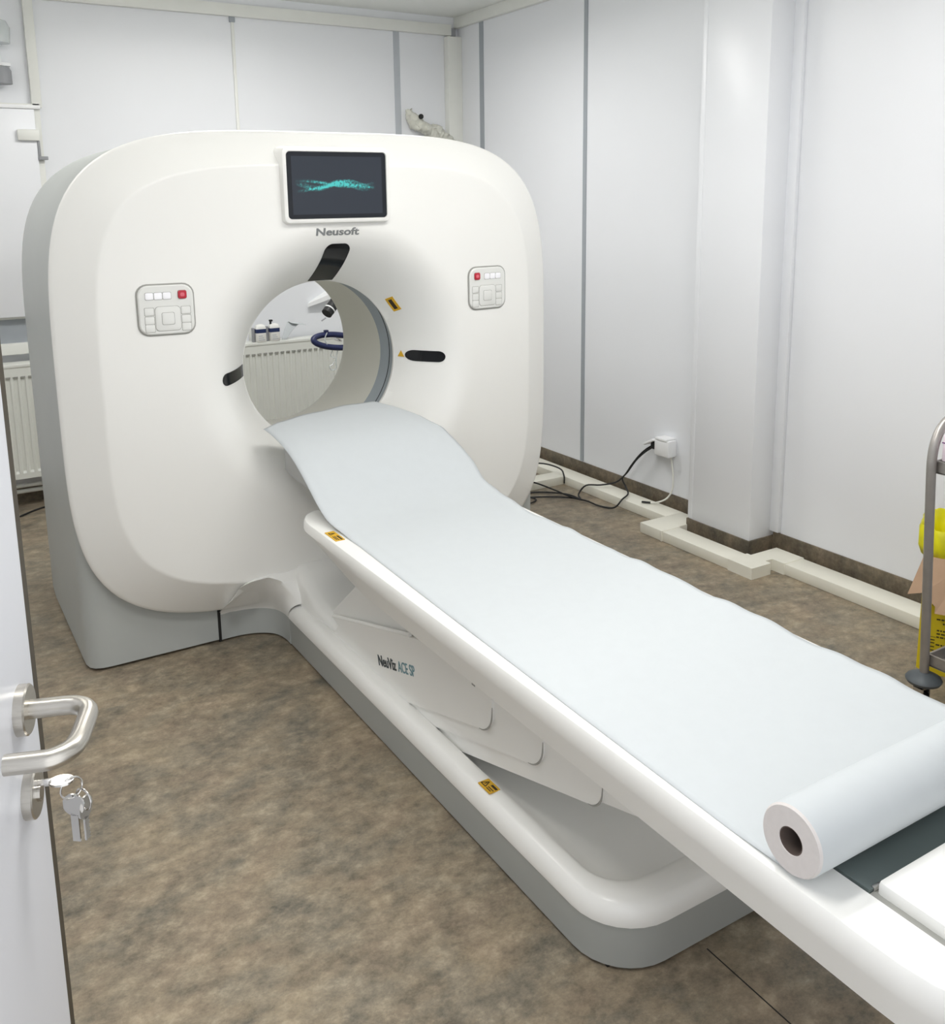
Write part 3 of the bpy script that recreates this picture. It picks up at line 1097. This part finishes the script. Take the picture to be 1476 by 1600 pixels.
# ================================================================== BED PAPER
pap = thing('bed_paper', 'white paper roll across the couch, its long sheet pulled up to the scanner opening', 'paper roll', (1.285, 0.777, 0.565))
RR = 0.052
RY, RZ = 0.777, 0.5672 + RR
rx0, rx1 = 0.979, 1.592
roll = MB()
prof = [(rx0 + 0.004, RR - 0.0005), (rx0 + 0.006, RR), (rx1 - 0.004, RR), (rx1, RR - 0.003)]
roll.lathe([(a, r) for a, r in prof], (0, RY, RZ), 'x', 56)
roll.f = [f for f in roll.f if len(f) == 4]
ro_ = roll.build('roll', M['paper'], pap)
en = MB().lathe([(rx0 + 0.004, RR - 0.0005), (rx0, RR - 0.003), (rx0, 0.0205), (rx0 + 0.002, 0.0195)], (0, RY, RZ), 'x', 56)
obj('roll_end', en.v, [f for f in en.f if len(f) == 4], M['paperend'], ro_)
en = MB().lathe([(rx0 + 0.001, 0.0200), (rx0 + 0.001, 0.0185), (rx1 - 0.001, 0.0185), (rx1 - 0.001, 0.0200)], (0, RY, RZ), 'x', 32)
obj('roll_core', en.v, [f for f in en.f if len(f) == 4], M['card'], ro_)

PLX = [(0.7, 0.985), (0.8, 0.986), (1.3, 0.996), (1.9, 1.010), (2.3, 1.022), (2.42, 1.020), (2.50, 1.010), (2.62, 1.006), (2.75, 1.000), (2.85, 0.995), (2.97, 0.987)]
PRX = [(0.7, 1.586), (1.0, 1.585), (1.5, 1.588), (2.0, 1.584), (2.3, 1.580), (2.5, 1.588), (2.62, 1.590), (2.70, 1.578), (2.80, 1.575), (2.95, 1.535), (3.09, 1.490)]
NV, NU = 40, 150
vs, fs = [], []
YS0 = 0.777
for i in range(NU + 1):
    f = i / NU
    yl_ = YS0 + (2.965 - YS0) * f
    yr_ = YS0 + (3.085 - YS0) * f
    for j in range(NV + 1):
        v = j / NV
        y = yl_ + (yr_ - yl_) * v
        xl, xr = interp(PLX, y), interp(PRX, y)
        x = xl + (xr - xl) * v
        z = zpap(y)
        head = min(1, max(0, (y - 2.45) / 0.3))
        # lies flat over the shallow cradle with a few soft waves
        n1 = noise.noise(Vector((x * 3.0, y * 2.0, 0.3)))
        n2 = noise.noise(Vector((x * 9.0, y * 7.0, 3.1)))
        wav = (0.0022 * n1 + 0.0012 * n2)
        edge = max(0, (v - 0.86) / 0.14)
        edgel = max(0, (0.10 - v) / 0.10)
        wav += edge * (0.003 * math.sin(y * 19.0) + 0.002 * math.sin(y * 43.0 + 1)) * (1 - head)
        z -= 0.0042 * min(1, edgel * 1.6) * (1 - head) * min(1, max(0, (y - 0.80) / 0.1))
        z += max(-0.0035, wav) * min(1, (y - 0.84) / 0.3 if y > 0.84 else 0) * (1 + 1.2 * head) + 0.0022 * edge
        x += 0.002 * math.sin(y * 24) * edge + 0.0012 * math.sin(y * 61) * edge
        # head end: slight crown and drooping sides
        z += head * (0.010 * (1 - (2 * v - 1) ** 2) - 0.012 * edgel * 1.0 - 0.022 * edge ** 1.5)
        # trough in the ramp towards the couch middle
        rampf = max(0, 1 - abs(y - 2.58) / 0.22)
        z -= rampf * 0.010 * (1 - (2 * v - 1) ** 2)
        z -= 0.006 * max(0, f - 0.97) / 0.03 * (0.4 + 0.6 * math.sin(v * 9 + 0.5) ** 2)
        if y < 2.40:
            z = max(z, 0.5613)
        vs.append((x, y, z))
W = NV + 1
for i in range(NU):
    for j in range(NV):
        q = i * W + j
        fs.append((q, q + 1, q + W + 1, q + W))
sheet = obj('sheet', vs, fs, M['paper'], pap)
sm = sheet.modifiers.new('thickness', 'SOLIDIFY')
sm.thickness = 0.0008
sm.offset = 0

# ================================================================== FLOOR DUCT ALONG THE SIDE WALL
DH = 0.046
duct = thing('cable_duct', 'cream plastic cable duct on the floor stepping around the wall pillar', 'cable duct', (2.95, 3.0, 0))


def seg(name, lo, hi):
    return box(name, lo, hi, M['duct'], duct, r=0.003)


seg('duct_run', (2.948, 3.135, 0), (3.056, 5.15, DH))
seg('duct_run', (2.792, 2.475, 0), (2.895, 3.02, DH))
seg('duct_run', (2.940, 0.3, 0), (3.050, 2.475, DH))
MB().box((2.790, 3.00, 0), (3.05, 3.140, DH + 0.002), 0.003).build('duct_elbow', M['duct'], duct)
MB().prism([(2.788, 2.472), (2.897, 2.472), (2.897, 2.50), (2.937, 2.50), (2.937, 2.44), (3.053, 2.44), (3.053, 2.58), (2.90, 2.58), (2.90, 2.60), (2.788, 2.60)], 0, DH + 0.002).build('duct_elbow', M['duct'], duct, smooth=False)
MB().box((2.55, 3.93, 0), (2.95, 4.03, DH - 0.001), 0.003).build('duct_branch', M['duct'], duct)
box('duct_clip', (2.787, 2.992, 0), (2.8985, 3.004, DH + 0.003), M['duct'], duct, r=0.0015)
box('duct_clip', (2.938, 2.436, 0), (3.052, 2.448, DH + 0.0035), M['duct'], duct, r=0.0015)

# ================================================================== SOCKET AND CABLES
sk = thing('wall_socket', 'white surface wall socket with its flap propped open beside the pillar', 'socket', (XW, 3.29, 0.32))
MB().box((XW - 0.062, 3.235, 0.285), (XW, 3.335, 0.37), 0.012).build('socket_box', M['socket'], sk)
MB().box((XW - 0.064, 3.245, 0.362), (XW, 3.325, 0.378), 0.006).build('socket_lid', M['socket'], sk)
fm = Matrix.Translation((XW - 0.06, 3.335, 0.36)) @ Matrix.Rotation(math.radians(-28), 4, 'X')
MB().box((-0.01, 0.0, -0.006), (0.055, 0.075, 0.006), 0.004, mtx=fm).build('socket_flap', M['socket'], sk)
pc = thing('power_cable', 'black power cables looping from the wall socket to the floor behind the scanner', 'cable', (2.9, 3.6, 0.01))
MB().box((XW - 0.055, 3.328, 0.308), (XW - 0.02, 3.366, 0.342), 0.006).build('plug', M['blackm'], pc)
strand_a = [(3.062, 3.36, 0.325), (3.052, 3.40, 0.297), (3.046, 3.45, 0.25), (3.043, 3.50, 0.19), (3.04, 3.545, 0.13), (3.02, 3.59, 0.085), (2.98, 3.66, 0.060), (2.925, 3.71, 0.054), (2.885, 3.72, 0.012), (2.85, 3.66, 0.008), (2.845, 3.73, 0.010), (2.82, 3.80, 0.008), (2.74, 3.87, 0.008), (2.64, 3.90, 0.008), (2.5, 3.88, 0.008)]
strand_b = [(3.058, 3.352, 0.32), (3.048, 3.40, 0.285), (3.042, 3.46, 0.23), (3.040, 3.52, 0.155), (3.035, 3.555, 0.11), (3.03, 3.52, 0.075), (3.0, 3.47, 0.058), (2.93, 3.43, 0.054), (2.895, 3.45, 0.012), (2.86, 3.52, 0.008), (2.84, 3.61, 0.016), (2.80, 3.72, 0.010), (2.72, 3.79, 0.008), (2.62, 3.82, 0.012), (2.5, 3.84, 0.008)]
strand_c = [(2.938, 3.913, 0.012), (2.936, 3.914, 0.056), (2.95, 3.97, 0.078), (2.92, 4.08, 0.085), (2.85, 4.15, 0.075), (2.78, 4.15, 0.05), (2.70, 4.10, 0.062), (2.6, 4.05, 0.055)]
strand_d = [(2.86, 3.60, 0.009), (2.81, 3.68, 0.02), (2.78, 3.80, 0.035), (2.73, 3.92, 0.052), (2.64, 3.93, 0.05), (2.62, 3.86, 0.02), (2.66, 3.78, 0.008), (2.58, 3.74, 0.008), (2.45, 3.74, 0.008)]
for s_ in (strand_a, strand_b, strand_c, strand_d):
    MB().tube(s_, 0.0042, 8, 5).build('cable_strand', M['cable'], pc)
wc = thing('socket_lead', 'short white lead hanging from the wall socket to the floor duct', 'cable', (3.08, 3.26, 0.03))
MB().tube([(3.085, 3.262, 0.29), (3.083, 3.25, 0.24), (3.078, 3.236, 0.185), (3.07, 3.232, 0.13), (3.055, 3.25, 0.085), (3.03, 3.285, 0.060), (3.01, 3.315, 0.0535)], 0.0042, 8, 5).build('white_lead', M['wcable'], wc)
MB().tube([(3.01, 3.315, 0.0535), (2.985, 3.35, 0.0525)], 0.005, 8, 1).build('lead_end', M['blackm'], wc)
fc = MB().tube([(0.36, 4.93, 0.005), (0.419, 4.986, 0.005), (0.47, 5.03, 0.005), (0.531, 5.066, 0.005), (0.62, 5.09, 0.005), (0.8, 5.1, 0.005)], 0.0045, 8, 4).build('floor_cable', M['cable'])
tag(fc, 'single black cable on the floor below the radiator end beside the scanner', 'cable')

# ================================================================== RADIATOR AND WHAT LIES BEHIND THE SCANNER
rad = thing('radiator', 'long white ribbed panel radiator under the back wall window', 'radiator', (1.3, 5.13, 0.15))
rd = MB()
RX0, RX1, RY0 = 0.30, 2.30, 5.085
RZ0, RZ1 = 0.16, 0.735
rp_ = []
x = RX0
prof = []
while x < RX1 - 0.001:
    prof += [(x, 0.0), (x + 0.010, 0.0), (x + 0.014, 0.007), (x + 0.029, 0.007)]
    x += 0.0335
prof.append((RX1, 0.0))
rows = [(RZ0, 0), (RZ0 + 0.028, 0), (RZ0 + 0.04, 1), (RZ1 - 0.066, 1), (RZ1 - 0.055, 0), (RZ1, 0)]
grid = []
for z, on in rows:
    grid.append([(px, RY0 + (d if on else 0.0), z) for px, d in prof])
rd.loft(grid, closed=False, cap0=False, cap1=False)
rd.build('front_panel', M['radi'], rad, angle=25)
MB().box((RX0, RY0 + 0.06, RZ0), (RX1, RY0 + 0.068, RZ1)).build('back_panel', M['radi'], rad, smooth=False)
for bx_ in (RX0 - 0.006, RX1):
    box('side_plate', (bx_, RY0 - 0.002, RZ0 + 0.01), (bx_ + 0.006, RY0 + 0.07, RZ1 + 0.004), M['radi'], rad, smooth=False)
MB().box((RX0 - 0.006, RY0 - 0.003, RZ1 - 0.012), (RX1 + 0.006, RY0 + 0.10, RZ1 + 0.006), 0.003).build('top_cover', M['radi'], rad)
dashes = MB()
x = RX0 + 0.013
while x < RX1 - 0.02:
    dashes.box((x, RY0 - 0.001, RZ1 - 0.0625), (x + 0.020, RY0 + 0.004, RZ1 - 0.0555))
    x += 0.0335
dashes.build('slot_row', M['groove'], rad, smooth=False)
for bx_ in (RX0 + 0.5, RX1 - 0.13):
    box('bracket', (bx_, RY0 + 0.02, 0.0), (bx_ + 0.03, RY0 + 0.05, RZ0 + 0.02), M['radi'], rad, smooth=False)
MB().tube([(0.2, 5.13, 0.115), (2.4, 5.13, 0.115)], 0.011, 10, 1).tube([(0.2, 5.15, 0.08), (2.4, 5.15, 0.08)], 0.011, 10, 1).build('heating_pipe', M['radi'], rad)
RT = RZ1 + 0.006
# two bottles with navy bands standing on the radiator


def bottle(x, y, label, pump):
    t_ = thing('bottle', label, 'bottle', (x, y, RT))
    z0 = RT
    MB().loft([[(px, py, z) for px, py in rrect(x, y, hw_, hd_, 0.008, 3)] for hw_, hd_, z in ((0.027, 0.018, z0), (0.029, 0.02, z0 + 0.004), (0.029, 0.02, z0 + 0.078), (0.024, 0.017, z0 + 0.094), (0.012, 0.011, z0 + 0.099))]).build('bottle_body', M['carton'], t_, angle=50)
    MB().loft([[(px, py, z) for px, py in rrect(x, y, 0.0295, 0.0205, 0.0085, 3)] for z in (z0 + 0.052, z0 + 0.074)]).build('navy_band', M['navyl'], t_)
    pr = MB()
    for k in range(3):
        pr.box((x - 0.018, y - 0.0208, z0 + 0.012 + 0.011 * k), (x + 0.018 - 0.006 * k, y - 0.0198, z0 + 0.0155 + 0.011 * k))
    pr.build('label_print', M['stripl'], t_, smooth=False)
    if pump:
        MB().tube([(x - 0.018, y, z0 + 0.092), (x - 0.018, y, z0 + 0.112)], 0.006, 8, 1).box((x - 0.026, y - 0.007, z0 + 0.110), (x - 0.006, y + 0.007, z0 + 0.121), 0.003).build('pump_head', M['blackm'], t_)
        MB().box((x - 0.046, y + 0.0, z0), (x - 0.031, y + 0.024, z0 + 0.085), 0.004).build('bottle_side', M['greyp'], t_)
    else:
        MB().box((x - 0.045, y + 0.0, z0), (x - 0.031, y + 0.024, z0 + 0.08), 0.004).build('bottle_side', M['greyp'], t_)


bottle(1.713, 5.10, 'white bottle with navy band and no pump, on the radiator seen through the opening', False)
bottle(1.792, 5.10, 'white bottle with navy band and black pump head, on the radiator seen through the opening', True)
# curled sheet of paper
vs, fs = [], []
nx_, ny_ = 12, 14
for i in range(ny_ + 1):
    f = i / ny_
    for j in range(nx_ + 1):
        v = j / nx_
        x = 1.832 + 0.072 * f + v * (0.028 + 0.06 * f)
        y = 5.095 + 0.055 * f - 0.035 * max(0, f - 0.8) / 0.2
        z = RT + 0.004 + 0.098 * math.sin(f * 1.5) - 0.018 * v * f - 0.012 * max(0, f - 0.85) / 0.15
        vs.append((x, y, z))
W = nx_ + 1
for i in range(ny_):
    for j in range(nx_):
        q = i * W + j
        fs.append((q, q + 1, q + W + 1, q + W))
cp = obj('curled_paper', vs, fs, M['paper'])
cp.modifiers.new('thickness', 'SOLIDIFY').thickness = 0.001
tag(cp, 'curled white paper sheet on the radiator seen through the opening', 'paper')

# stand behind the scanner with dark lamp head, blue hose and tubing
SX, SY = 2.13, 4.62
st = thing('equipment_stand', 'pole stand with a black cylindrical head, seen through the scanner opening', 'medical stand', (SX, SY, 0))
MB().lathe([(0.0, 0.20), (0.02, 0.20), (0.035, 0.05), (0.05, 0.025)], (SX, SY, 0), 'z', 24).build('stand_base', M['greyp'], st)
MB().tube([(SX, SY, 0.04), (SX, SY, 1.15)], 0.013, 12, 1).build('pole', M['chrome'], st)
hd_ = Vector((1.902, SY - 0.03, 0.934))
bk = Vector((1.985, SY + 0.01, 1.005))
ax = (bk - hd_).normalized()
MB().tube([hd_, hd_ + ax * 0.10], lambda t_: 0.029, 18, 2).build('lamp_head', M['blackm'], st)
MB().tube([hd_ + ax * 0.027, hd_ + ax * 0.034], 0.031, 18, 1).build('head_ring', M['socket'], st)
MB().tube([hd_ + ax * -0.002 + Vector((-0.005, 0, -0.02)), hd_ + Vector((-0.03, 0, -0.035))], 0.004, 6, 1).build('head_stub', M['greyp'], st)
MB().tube([hd_ + ax * 0.10, hd_ + ax * 0.14 + Vector((0.02, 0, 0)), (SX, SY, 1.08)], 0.016, 10, 4).build('head_arm', M['greyp'], st)
MB().tube([(SX, SY, 0.795), (2.08, SY + 0.07, 0.793), (1.98, SY + 0.06, 0.787), (1.968, SY - 0.05, 0.787)], 0.006, 8, 3).build('hose_hook', M['chrome'], st)
hose = MB()
hp = []
for k in range(26):
    a = math.radians(20 + 320 * k / 25)
    hp.append((1.955 + 0.125 * math.cos(a), SY - 0.012 + 0.016 * math.sin(a), 0.783 + 0.033 * math.sin(a) - 0.03 * (math.cos(a) * 0.5)))
hose.tube(hp, lambda t_: 0.0155, 12, 3)
hose_o = hose.build('breathing_hose', M['navy'])
MB().box((1.895, SY - 0.01, 0.826), (1.918, SY + 0.01, 0.845), 0.003).build('hose_clip', M['navy'], hose_o)
tag(hose_o, 'navy blue hose looped over a hook, seen through the scanner opening', 'hose')
ct = thing('clear_tubing', 'thin clear tubing dangling from the blue hose in front of the radiator', 'tubing', (1.93, SY, 0.7))
MB().tube([(1.90, SY - 0.03, 0.835), (1.885, SY - 0.032, 0.80), (1.90, SY - 0.034, 0.765), (1.925, SY - 0.03, 0.74), (1.915, SY - 0.03, 0.71), (1.94, SY - 0.03, 0.695), (1.925, SY - 0.03, 0.665), (1.905, SY - 0.03, 0.655), (1.915, SY - 0.03, 0.635), (1.94, SY - 0.03, 0.64), (1.945, SY - 0.03, 0.69), (1.96, SY - 0.03, 0.76)], 0.003, 6, 6).build('tube', M['clear'], ct)
# white wall arm above the radiator
wa = MB().loft([[(2.04, 5.20, 0.905), (2.04, 5.20, 0.925), (2.06, 5.233, 0.93), (2.06, 5.233, 0.905)], [(2.165, 5.17, 0.945), (2.165, 5.17, 0.975), (2.165, 5.233, 0.99), (2.165, 5.233, 0.945)], [(2.30, 5.19, 0.95), (2.30, 5.19, 0.97), (2.30, 5.233, 0.98), (2.30, 5.233, 0.95)]])
tag(wa.build('wall_bracket', M['socket'], smooth=False), 'small white wedge-shaped bracket on the back wall above the radiator', 'bracket')

# crumpled wrapped pipe end on the back wall near the corner
cr_ = thing('wrapped_pipe_end', 'crumpled off-white wrapping with a dark hole on the back wall by the corner post', 'wrapping', (2.86, 5.18, 1.8))
path = [(2.735, 5.205, 2.035), (2.742, 5.19, 1.995), (2.765, 5.17, 1.965), (2.80, 5.165, 1.945), (2.85, 5.165, 1.928), (2.90, 5.165, 1.905), (2.945, 5.165, 1.88), (2.985, 5.17, 1.845), (3.0, 5.18, 1.80), (3.0, 5.18, 1.72)]
mbt = MB().tube(path, lambda t_: 0.016 + 0.022 * min(1, t_ * 6), 24, 12)
vv = []
for v in mbt.v:
    p = Vector(v)
    n_ = noise.noise_vector(p * 26) * 0.020 + noise.noise_vector(p * 70) * 0.010
    p += n_
    p.y = min(p.y, 5.232)
    vv.append(p)
obj('wrapping', vv, mbt.f, M['cloth'], cr_, angle=80)
MB().lathe([(0, 0.015), (0.008, 0.015), (0.008, 0.011), (0.002, 0.010)], (2.775, 5.12, 1.995), 'y', 16).build('dark_hole', M['dark'], cr_)

# fitting above the window at the picture edge
wl = thing('wall_lamp', 'small grey and white lamp fitting on the back wall above the window', 'wall lamp', (0.52, YB, 2.1))
MB().lathe([(0, 0.048), (0.06, 0.048), (0.075, 0.04), (0.083, 0.02)], (0.54, 5.17, 2.075), 'z', 20).build('lamp_socket', M['greyp'], wl)
MB().box((0.42, 5.15, 2.155), (0.585, YB, 2.172), 0.004).build('lamp_arm', M['socket'], wl)
MB().lathe([(0, 0.055), (0.07, 0.06), (0.1, 0.045), (0.115, 0.0)], (0.54, 5.17, 2.26), 'z', 24).build('lamp_cover', M['clear'], wl)
MB().box((0.53, 5.20, 2.08), (0.55, YB, 2.32), 0.003).build('lamp_plate', M['socket'], wl)

# ================================================================== KEYS IN THE LOCK
ky = thing('key_bunch', 'bunch of silver keys hanging from the lock of the open door', 'keys', dpt(RA + 0.004, 0.03, HZ - 0.14))
kz = HZ - 0.092 + 0.010
ka = RA + 0.004
MB().box((ka - 0.0012, 0.010, kz - 0.004), (ka + 0.0012, 0.024, kz + 0.004), 0.0005, mtx=DM).build('inserted_key', M['chrome'], ky)
bow = []
for out in (-0.0012, 0.0012):
    bow.append([dpt(ka + 0.010 * math.sin(2 * PI * k / 20), 0.034 + 0.0125 * math.cos(2 * PI * k / 20), kz + out) for k in range(20)])
MB().loft(bow).build('key_bow', M['chrome'], ky)


def split_ring(nm, c, r, u, v):
    pts = [Vector(c) + Vector(u) * (r * math.cos(2 * PI * k / 24)) + Vector(v) * (r * math.sin(2 * PI * k / 24)) for k in range(24)]
    MB().tube(pts, 0.0011, 6, 1, closed=True).build(nm, M['chrome'], ky)


split_ring('split_ring', dpt(ka, 0.043, kz - 0.0095), 0.0115, (dn * 0.8 + dt * 0.6).normalized(), DZ)
split_ring('split_ring', dpt(ka - 0.003, 0.053, kz - 0.026), 0.0115, (dn * 0.75 - dt * 0.66).normalized(), DZ)


def hang_key(cx_out, along, ztop, face, long_, teeth):
    """flat key hanging down; face = in-plane horizontal direction"""
    c = dpt(along, cx_out, ztop)
    face = Vector(face).normalized()
    nrm = face.cross(DZ).normalized()
    th = 0.0011
    m_ = MB()
    ringa = []
    for s_ in (-th, th):
        pts = []
        for k in range(22):
            a = math.radians(-70 + 320 * k / 21)
            pts.append(c + face * (0.0122 * math.sin(a)) + DZ * (-0.0135 + 0.0125 * -math.cos(a)) * -1 - DZ * 0.027 + nrm * s_)
        ringa.append(pts)
    m_.loft(ringa)
    bl = []
    n_ = 10
    for s_ in (-th, th):
        pts = [c + face * -0.0042 + DZ * -0.022 + nrm * s_, c + face * -0.0042 + DZ * -long_ + nrm * s_]
        for k in range(n_ + 1):
            zt_ = -long_ + (long_ - 0.026) * k / n_
            d = 0.0042 - (0.0025 if teeth and k % 2 else 0.0)
            pts.append(c + face * d + DZ * zt_ + nrm * s_)
        bl.append(pts)
    m_.loft(bl)
    m_.build('hanging_key', M['chrome'], ky, smooth=False)


hang_key(0.043, ka - 0.002, kz - 0.017, dn * 0.9 + dt * -0.3, 0.056, False)
hang_key(0.053, ka - 0.006, kz - 0.024, dn * 0.35 + dt * 0.9, 0.050, True)

# ================================================================== WASTE BOX AND TROLLEY
wb = thing('waste_box', 'yellow cardboard waste box with yellow liner bag and kraft flap folded out', 'waste box', (2.82, 1.65, 0))
A = Vector((2.662, 1.672, 0))
ux = Vector((math.sin(math.radians(152)), math.cos(math.radians(152)), 0))   # along the printed face
uy = Vector((math.sin(math.radians(62)), math.cos(math.radians(62)), 0))     # into the depth
BW, BD, BH = 0.125, 0.20, 0.40


def bpt(a, d, z):
    return A + ux * a + uy * d + DZ * z


ch = 0.028


def bplan(z, g=0.0):
    return [bpt(ch, -g, z), bpt(BW - ch, -g, z), bpt(BW + g, ch, z), bpt(BW + g, BD - ch, z), bpt(BW - ch, BD + g, z), bpt(ch, BD + g, z), bpt(-g, BD - ch, z), bpt(-g, ch, z)]


bx = MB().loft([bplan(0), bplan(BH)], cap1=False)
bo_ = bx.build('box_body', M['yel'], wb, smooth=False)
bo_.modifiers.new('thickness', 'SOLIDIFY').thickness = 0.004
pr = MB()
rnd = random.Random(3)


def bar(a0, a1, z0, z1):
    pr.loft([[bpt(a0, -0.0006, z0), bpt(a1, -0.0006, z0), bpt(a1, -0.0006, z1), bpt(a0, -0.0006, z1)], [bpt(a0, 0.001, z0), bpt(a1, 0.001, z0), bpt(a1, 0.001, z1), bpt(a0, 0.001, z1)]])


for z, a0, a1 in ((0.262, 0.085, 0.20), (0.232, 0.055, 0.075), (0.222, 0.088, 0.21), (0.212, 0.088, 0.225), (0.185, 0.080, 0.22), (0.172, 0.11, 0.20), (0.148, 0.085, 0.22), (0.137, 0.085, 0.215), (0.126, 0.085, 0.20), (0.10, 0.085, 0.17)):
    a0, a1 = a0 * 0.62, 0.094 - 0.1 * max(0, 0.22 - a1)
    a = a0
    while a < a1:
        l = rnd.uniform(0.005, 0.012)
        bar(a, min(a1, a + l), z, z + 0.005)
        a += l + 0.0025
for z in (0.115, 0.105, 0.092, 0.080, 0.068, 0.056, 0.044):
    bar(0.033, 0.049, z, z + 0.0035)
bar(0.030, 0.0315, 0.036, 0.128)
bar(0.030, 0.051, 0.126, 0.1275)
bar(0.030, 0.051, 0.036, 0.0375)
pr.build('box_lettering', M['print'], wb, smooth=False)
# liner bag cuff
rings_ = []
for g_, z in ((-0.012, 0.30), (-0.008, BH - 0.02), (0.004, BH + 0.03), (0.012, BH + 0.075), (0.018, BH + 0.082), (0.024, BH + 0.07), (0.020, BH + 0.02), (0.014, BH - 0.012)):
    base = bplan(z, g_)
    loop = []
    for i in range(8):
        p, q = base[i], base[(i + 1) % 8]
        for k in range(9):
            v = p.lerp(q, k / 9)
            v = v + noise.noise_vector(v * 20) * 0.008 + noise.noise_vector(v * 60) * 0.004
            loop.append(v)
    rings_.append(loop)
MB().loft(rings_, cap0=False, cap1=False).build('liner_bag', M['bag'], wb, angle=70).modifiers.new('thickness', 'SOLIDIFY').thickness = 0.001
# folded waste inside
vs = []
mbw = MB()
gridw = []
for i in range(9):
    row = []
    for j in range(9):
        p = bpt(0.01 + (BW - 0.02) * i / 8, 0.01 + (BD - 0.02) * j / 8, 0.36)
        p.z += 0.03 * noise.noise(p * 14)
        row.append(p)
    gridw.append(row)
mbw.loft(gridw, closed=False, cap0=False, cap1=False).build('bag_inside', M['bag'], wb)
# kraft flap folded outwards
f0, f1 = BH - 0.004, BH - 0.155
fl = [bpt(0.0, -0.022, f0 + 0.0), bpt(BW + 0.0, -0.022, f0), bpt(BW + 0.02, -0.055, f1 - 0.015), bpt(0.045, -0.050, f1 - 0.02), bpt(0.045, -0.048, f1 + 0.002), bpt(0.012, -0.046, f1 + 0.035), bpt(0.008, -0.046, f1 + 0.040), bpt(-0.035, -0.048, f1 + 0.028)]
MB().loft([fl, [p + uy * 0.004 for p in fl]]).build('box_flap', M['kraft'], wb, smooth=False)

tr = thing('steel_trolley', 'stainless steel trolley with tubular frame and dark bumper discs beside the waste box', 'trolley', (2.68, 1.25, 0))
TX0, TX1, TY0, TY1 = 2.419, 2.86, 0.92, 1.49


def uframe(y):
    lx = -0.05
    pts = [(TX0, y, 0.135), (TX0 - 0.020, y, 0.40), (TX0 - 0.045, y, 0.72), (TX0 - 0.048, y, 0.79), (TX0 - 0.040, y, 0.835), (TX0 - 0.018, y, 0.872), (TX0 + 0.02, y, 0.896), (TX0 + 0.08, y, 0.905), (TX1 - 0.08, y, 0.905), (TX1 - 0.02, y, 0.896), (TX1 + 0.018, y, 0.872), (TX1 + 0.04, y, 0.835), (TX1 + 0.048, y, 0.79), (TX1 + 0.045, y, 0.72), (TX1 + 0.02, y, 0.40), (TX1, y, 0.135)]
    MB().tube(pts, 0.0128, 14, 4).build('tube_frame', M['trolley'], tr)


uframe(TY1)
uframe(TY0)
for nm, z in (('top_shelf', 0.748), ('bottom_shelf', 0.165)):
    g_ = 0.045 if z > 0.5 else 0.004
    sm_ = MB().box((TX0 - g_ + 0.012, TY0 - 0.005, z), (TX1 + g_ - 0.012, TY1 + 0.003, z + 0.004))
    for lo, hi in (((TX0 - g_ + 0.012, TY0 - 0.006, z), (TX1 + g_ - 0.012, TY0, z + 0.036)), ((TX0 - g_ + 0.012, TY1 - 0.004, z), (TX1 + g_ - 0.012, TY1 + 0.003, z + 0.036)),
                   ((TX0 - g_ + 0.012, TY0, z), (TX0 - g_ + 0.018, TY1, z + 0.036)), ((TX1 + g_ - 0.018, TY0, z), (TX1 + g_ - 0.012, TY1, z + 0.036))):
        sm_.box(lo, hi, 0.002)
    sm_.build(nm, M['trolley'], tr, smooth=False)
for x in (TX0, TX1):
    for y in (TY0, TY1):
        cs = MB().lathe([(0.108, 0.018), (0.115, 0.045), (0.124, 0.050), (0.131, 0.046), (0.147, 0.016)], (x, y, 0), 'z', 28).build('bumper_disc', mat('bumper_grey', (78, 84, 88), 0.5, var=0.05) if 'bumper_grey' not in bpy.data.materials else bpy.data.materials['bumper_grey'], tr)
        MB().box((x - 0.018, y - 0.012, 0.052), (x - 0.014, y + 0.02, 0.11), 0.001).box((x + 0.014, y - 0.012, 0.052), (x + 0.018, y + 0.02, 0.11), 0.001).box((x - 0.018, y - 0.012, 0.096), (x + 0.018, y + 0.02, 0.11), 0.001).build('caster_fork', M['chrome'], tr)
        MB().lathe([(-0.011, 0.03), (-0.009, 0.0395), (0.009, 0.0395), (0.011, 0.03)], (x, y + 0.006, 0.0395), 'x', 24).build('caster_wheel', M['blackm'], tr)
pb = thing('white_box', 'white box with a purple line on the trolley top shelf at the photo edge', 'box', (2.52, 1.43, 0.752))
MB().box((2.3868, 1.37, 0.7850), (2.60, 1.474, 0.862), 0.005).build('box_body', M['pinkbox'], pb)
MB().box((2.3862, 1.375, 0.836), (2.601, 1.4746, 0.839)).build('purple_stripe', M['purple'], pb, smooth=False)
ds = MB().lathe([(0.001, 0.03), (0.004, 0.055), (0.024, 0.072), (0.026, 0.074), (0.024, 0.070), (0.006, 0.05), (0.005, 0.0)], (2.58, 1.405, 0.169), 'z', 32)
tag(ds.build('steel_dish', M['chrome']), 'shallow round steel dish on the trolley bottom shelf', 'dish')

# ================================================================== CEILING LAMPS (the room's own light, plus added fill lamps)
for i, (lx, ly, p) in enumerate(LAMPS):
    t_ = thing('ceiling_lamp', ('flat white ceiling lamp above the patient couch', 'unseen fill lamp added on the ceiling just inside the entrance door', 'unseen fill lamp added on the ceiling at the grey side of the scanner', 'flat white ceiling lamp behind the scanner')[i], 'ceiling lamp', (lx, ly, 2.53))
    MB().box((lx - 0.62, ly - 0.16, 2.525), (lx + 0.62, ly + 0.16, ZC), 0.01).build('lamp_housing', M['lampwhite'], t_)
    MB().box((lx - 0.60, ly - 0.14, 2.478), (lx + 0.60, ly + 0.14, 2.526), 0.012).build('lamp_diffuser', M['diffuser'], t_)
    if p > 0:
        area('lamp_light', lx, ly, LAMP_Z, 1.2, 0.22, p)
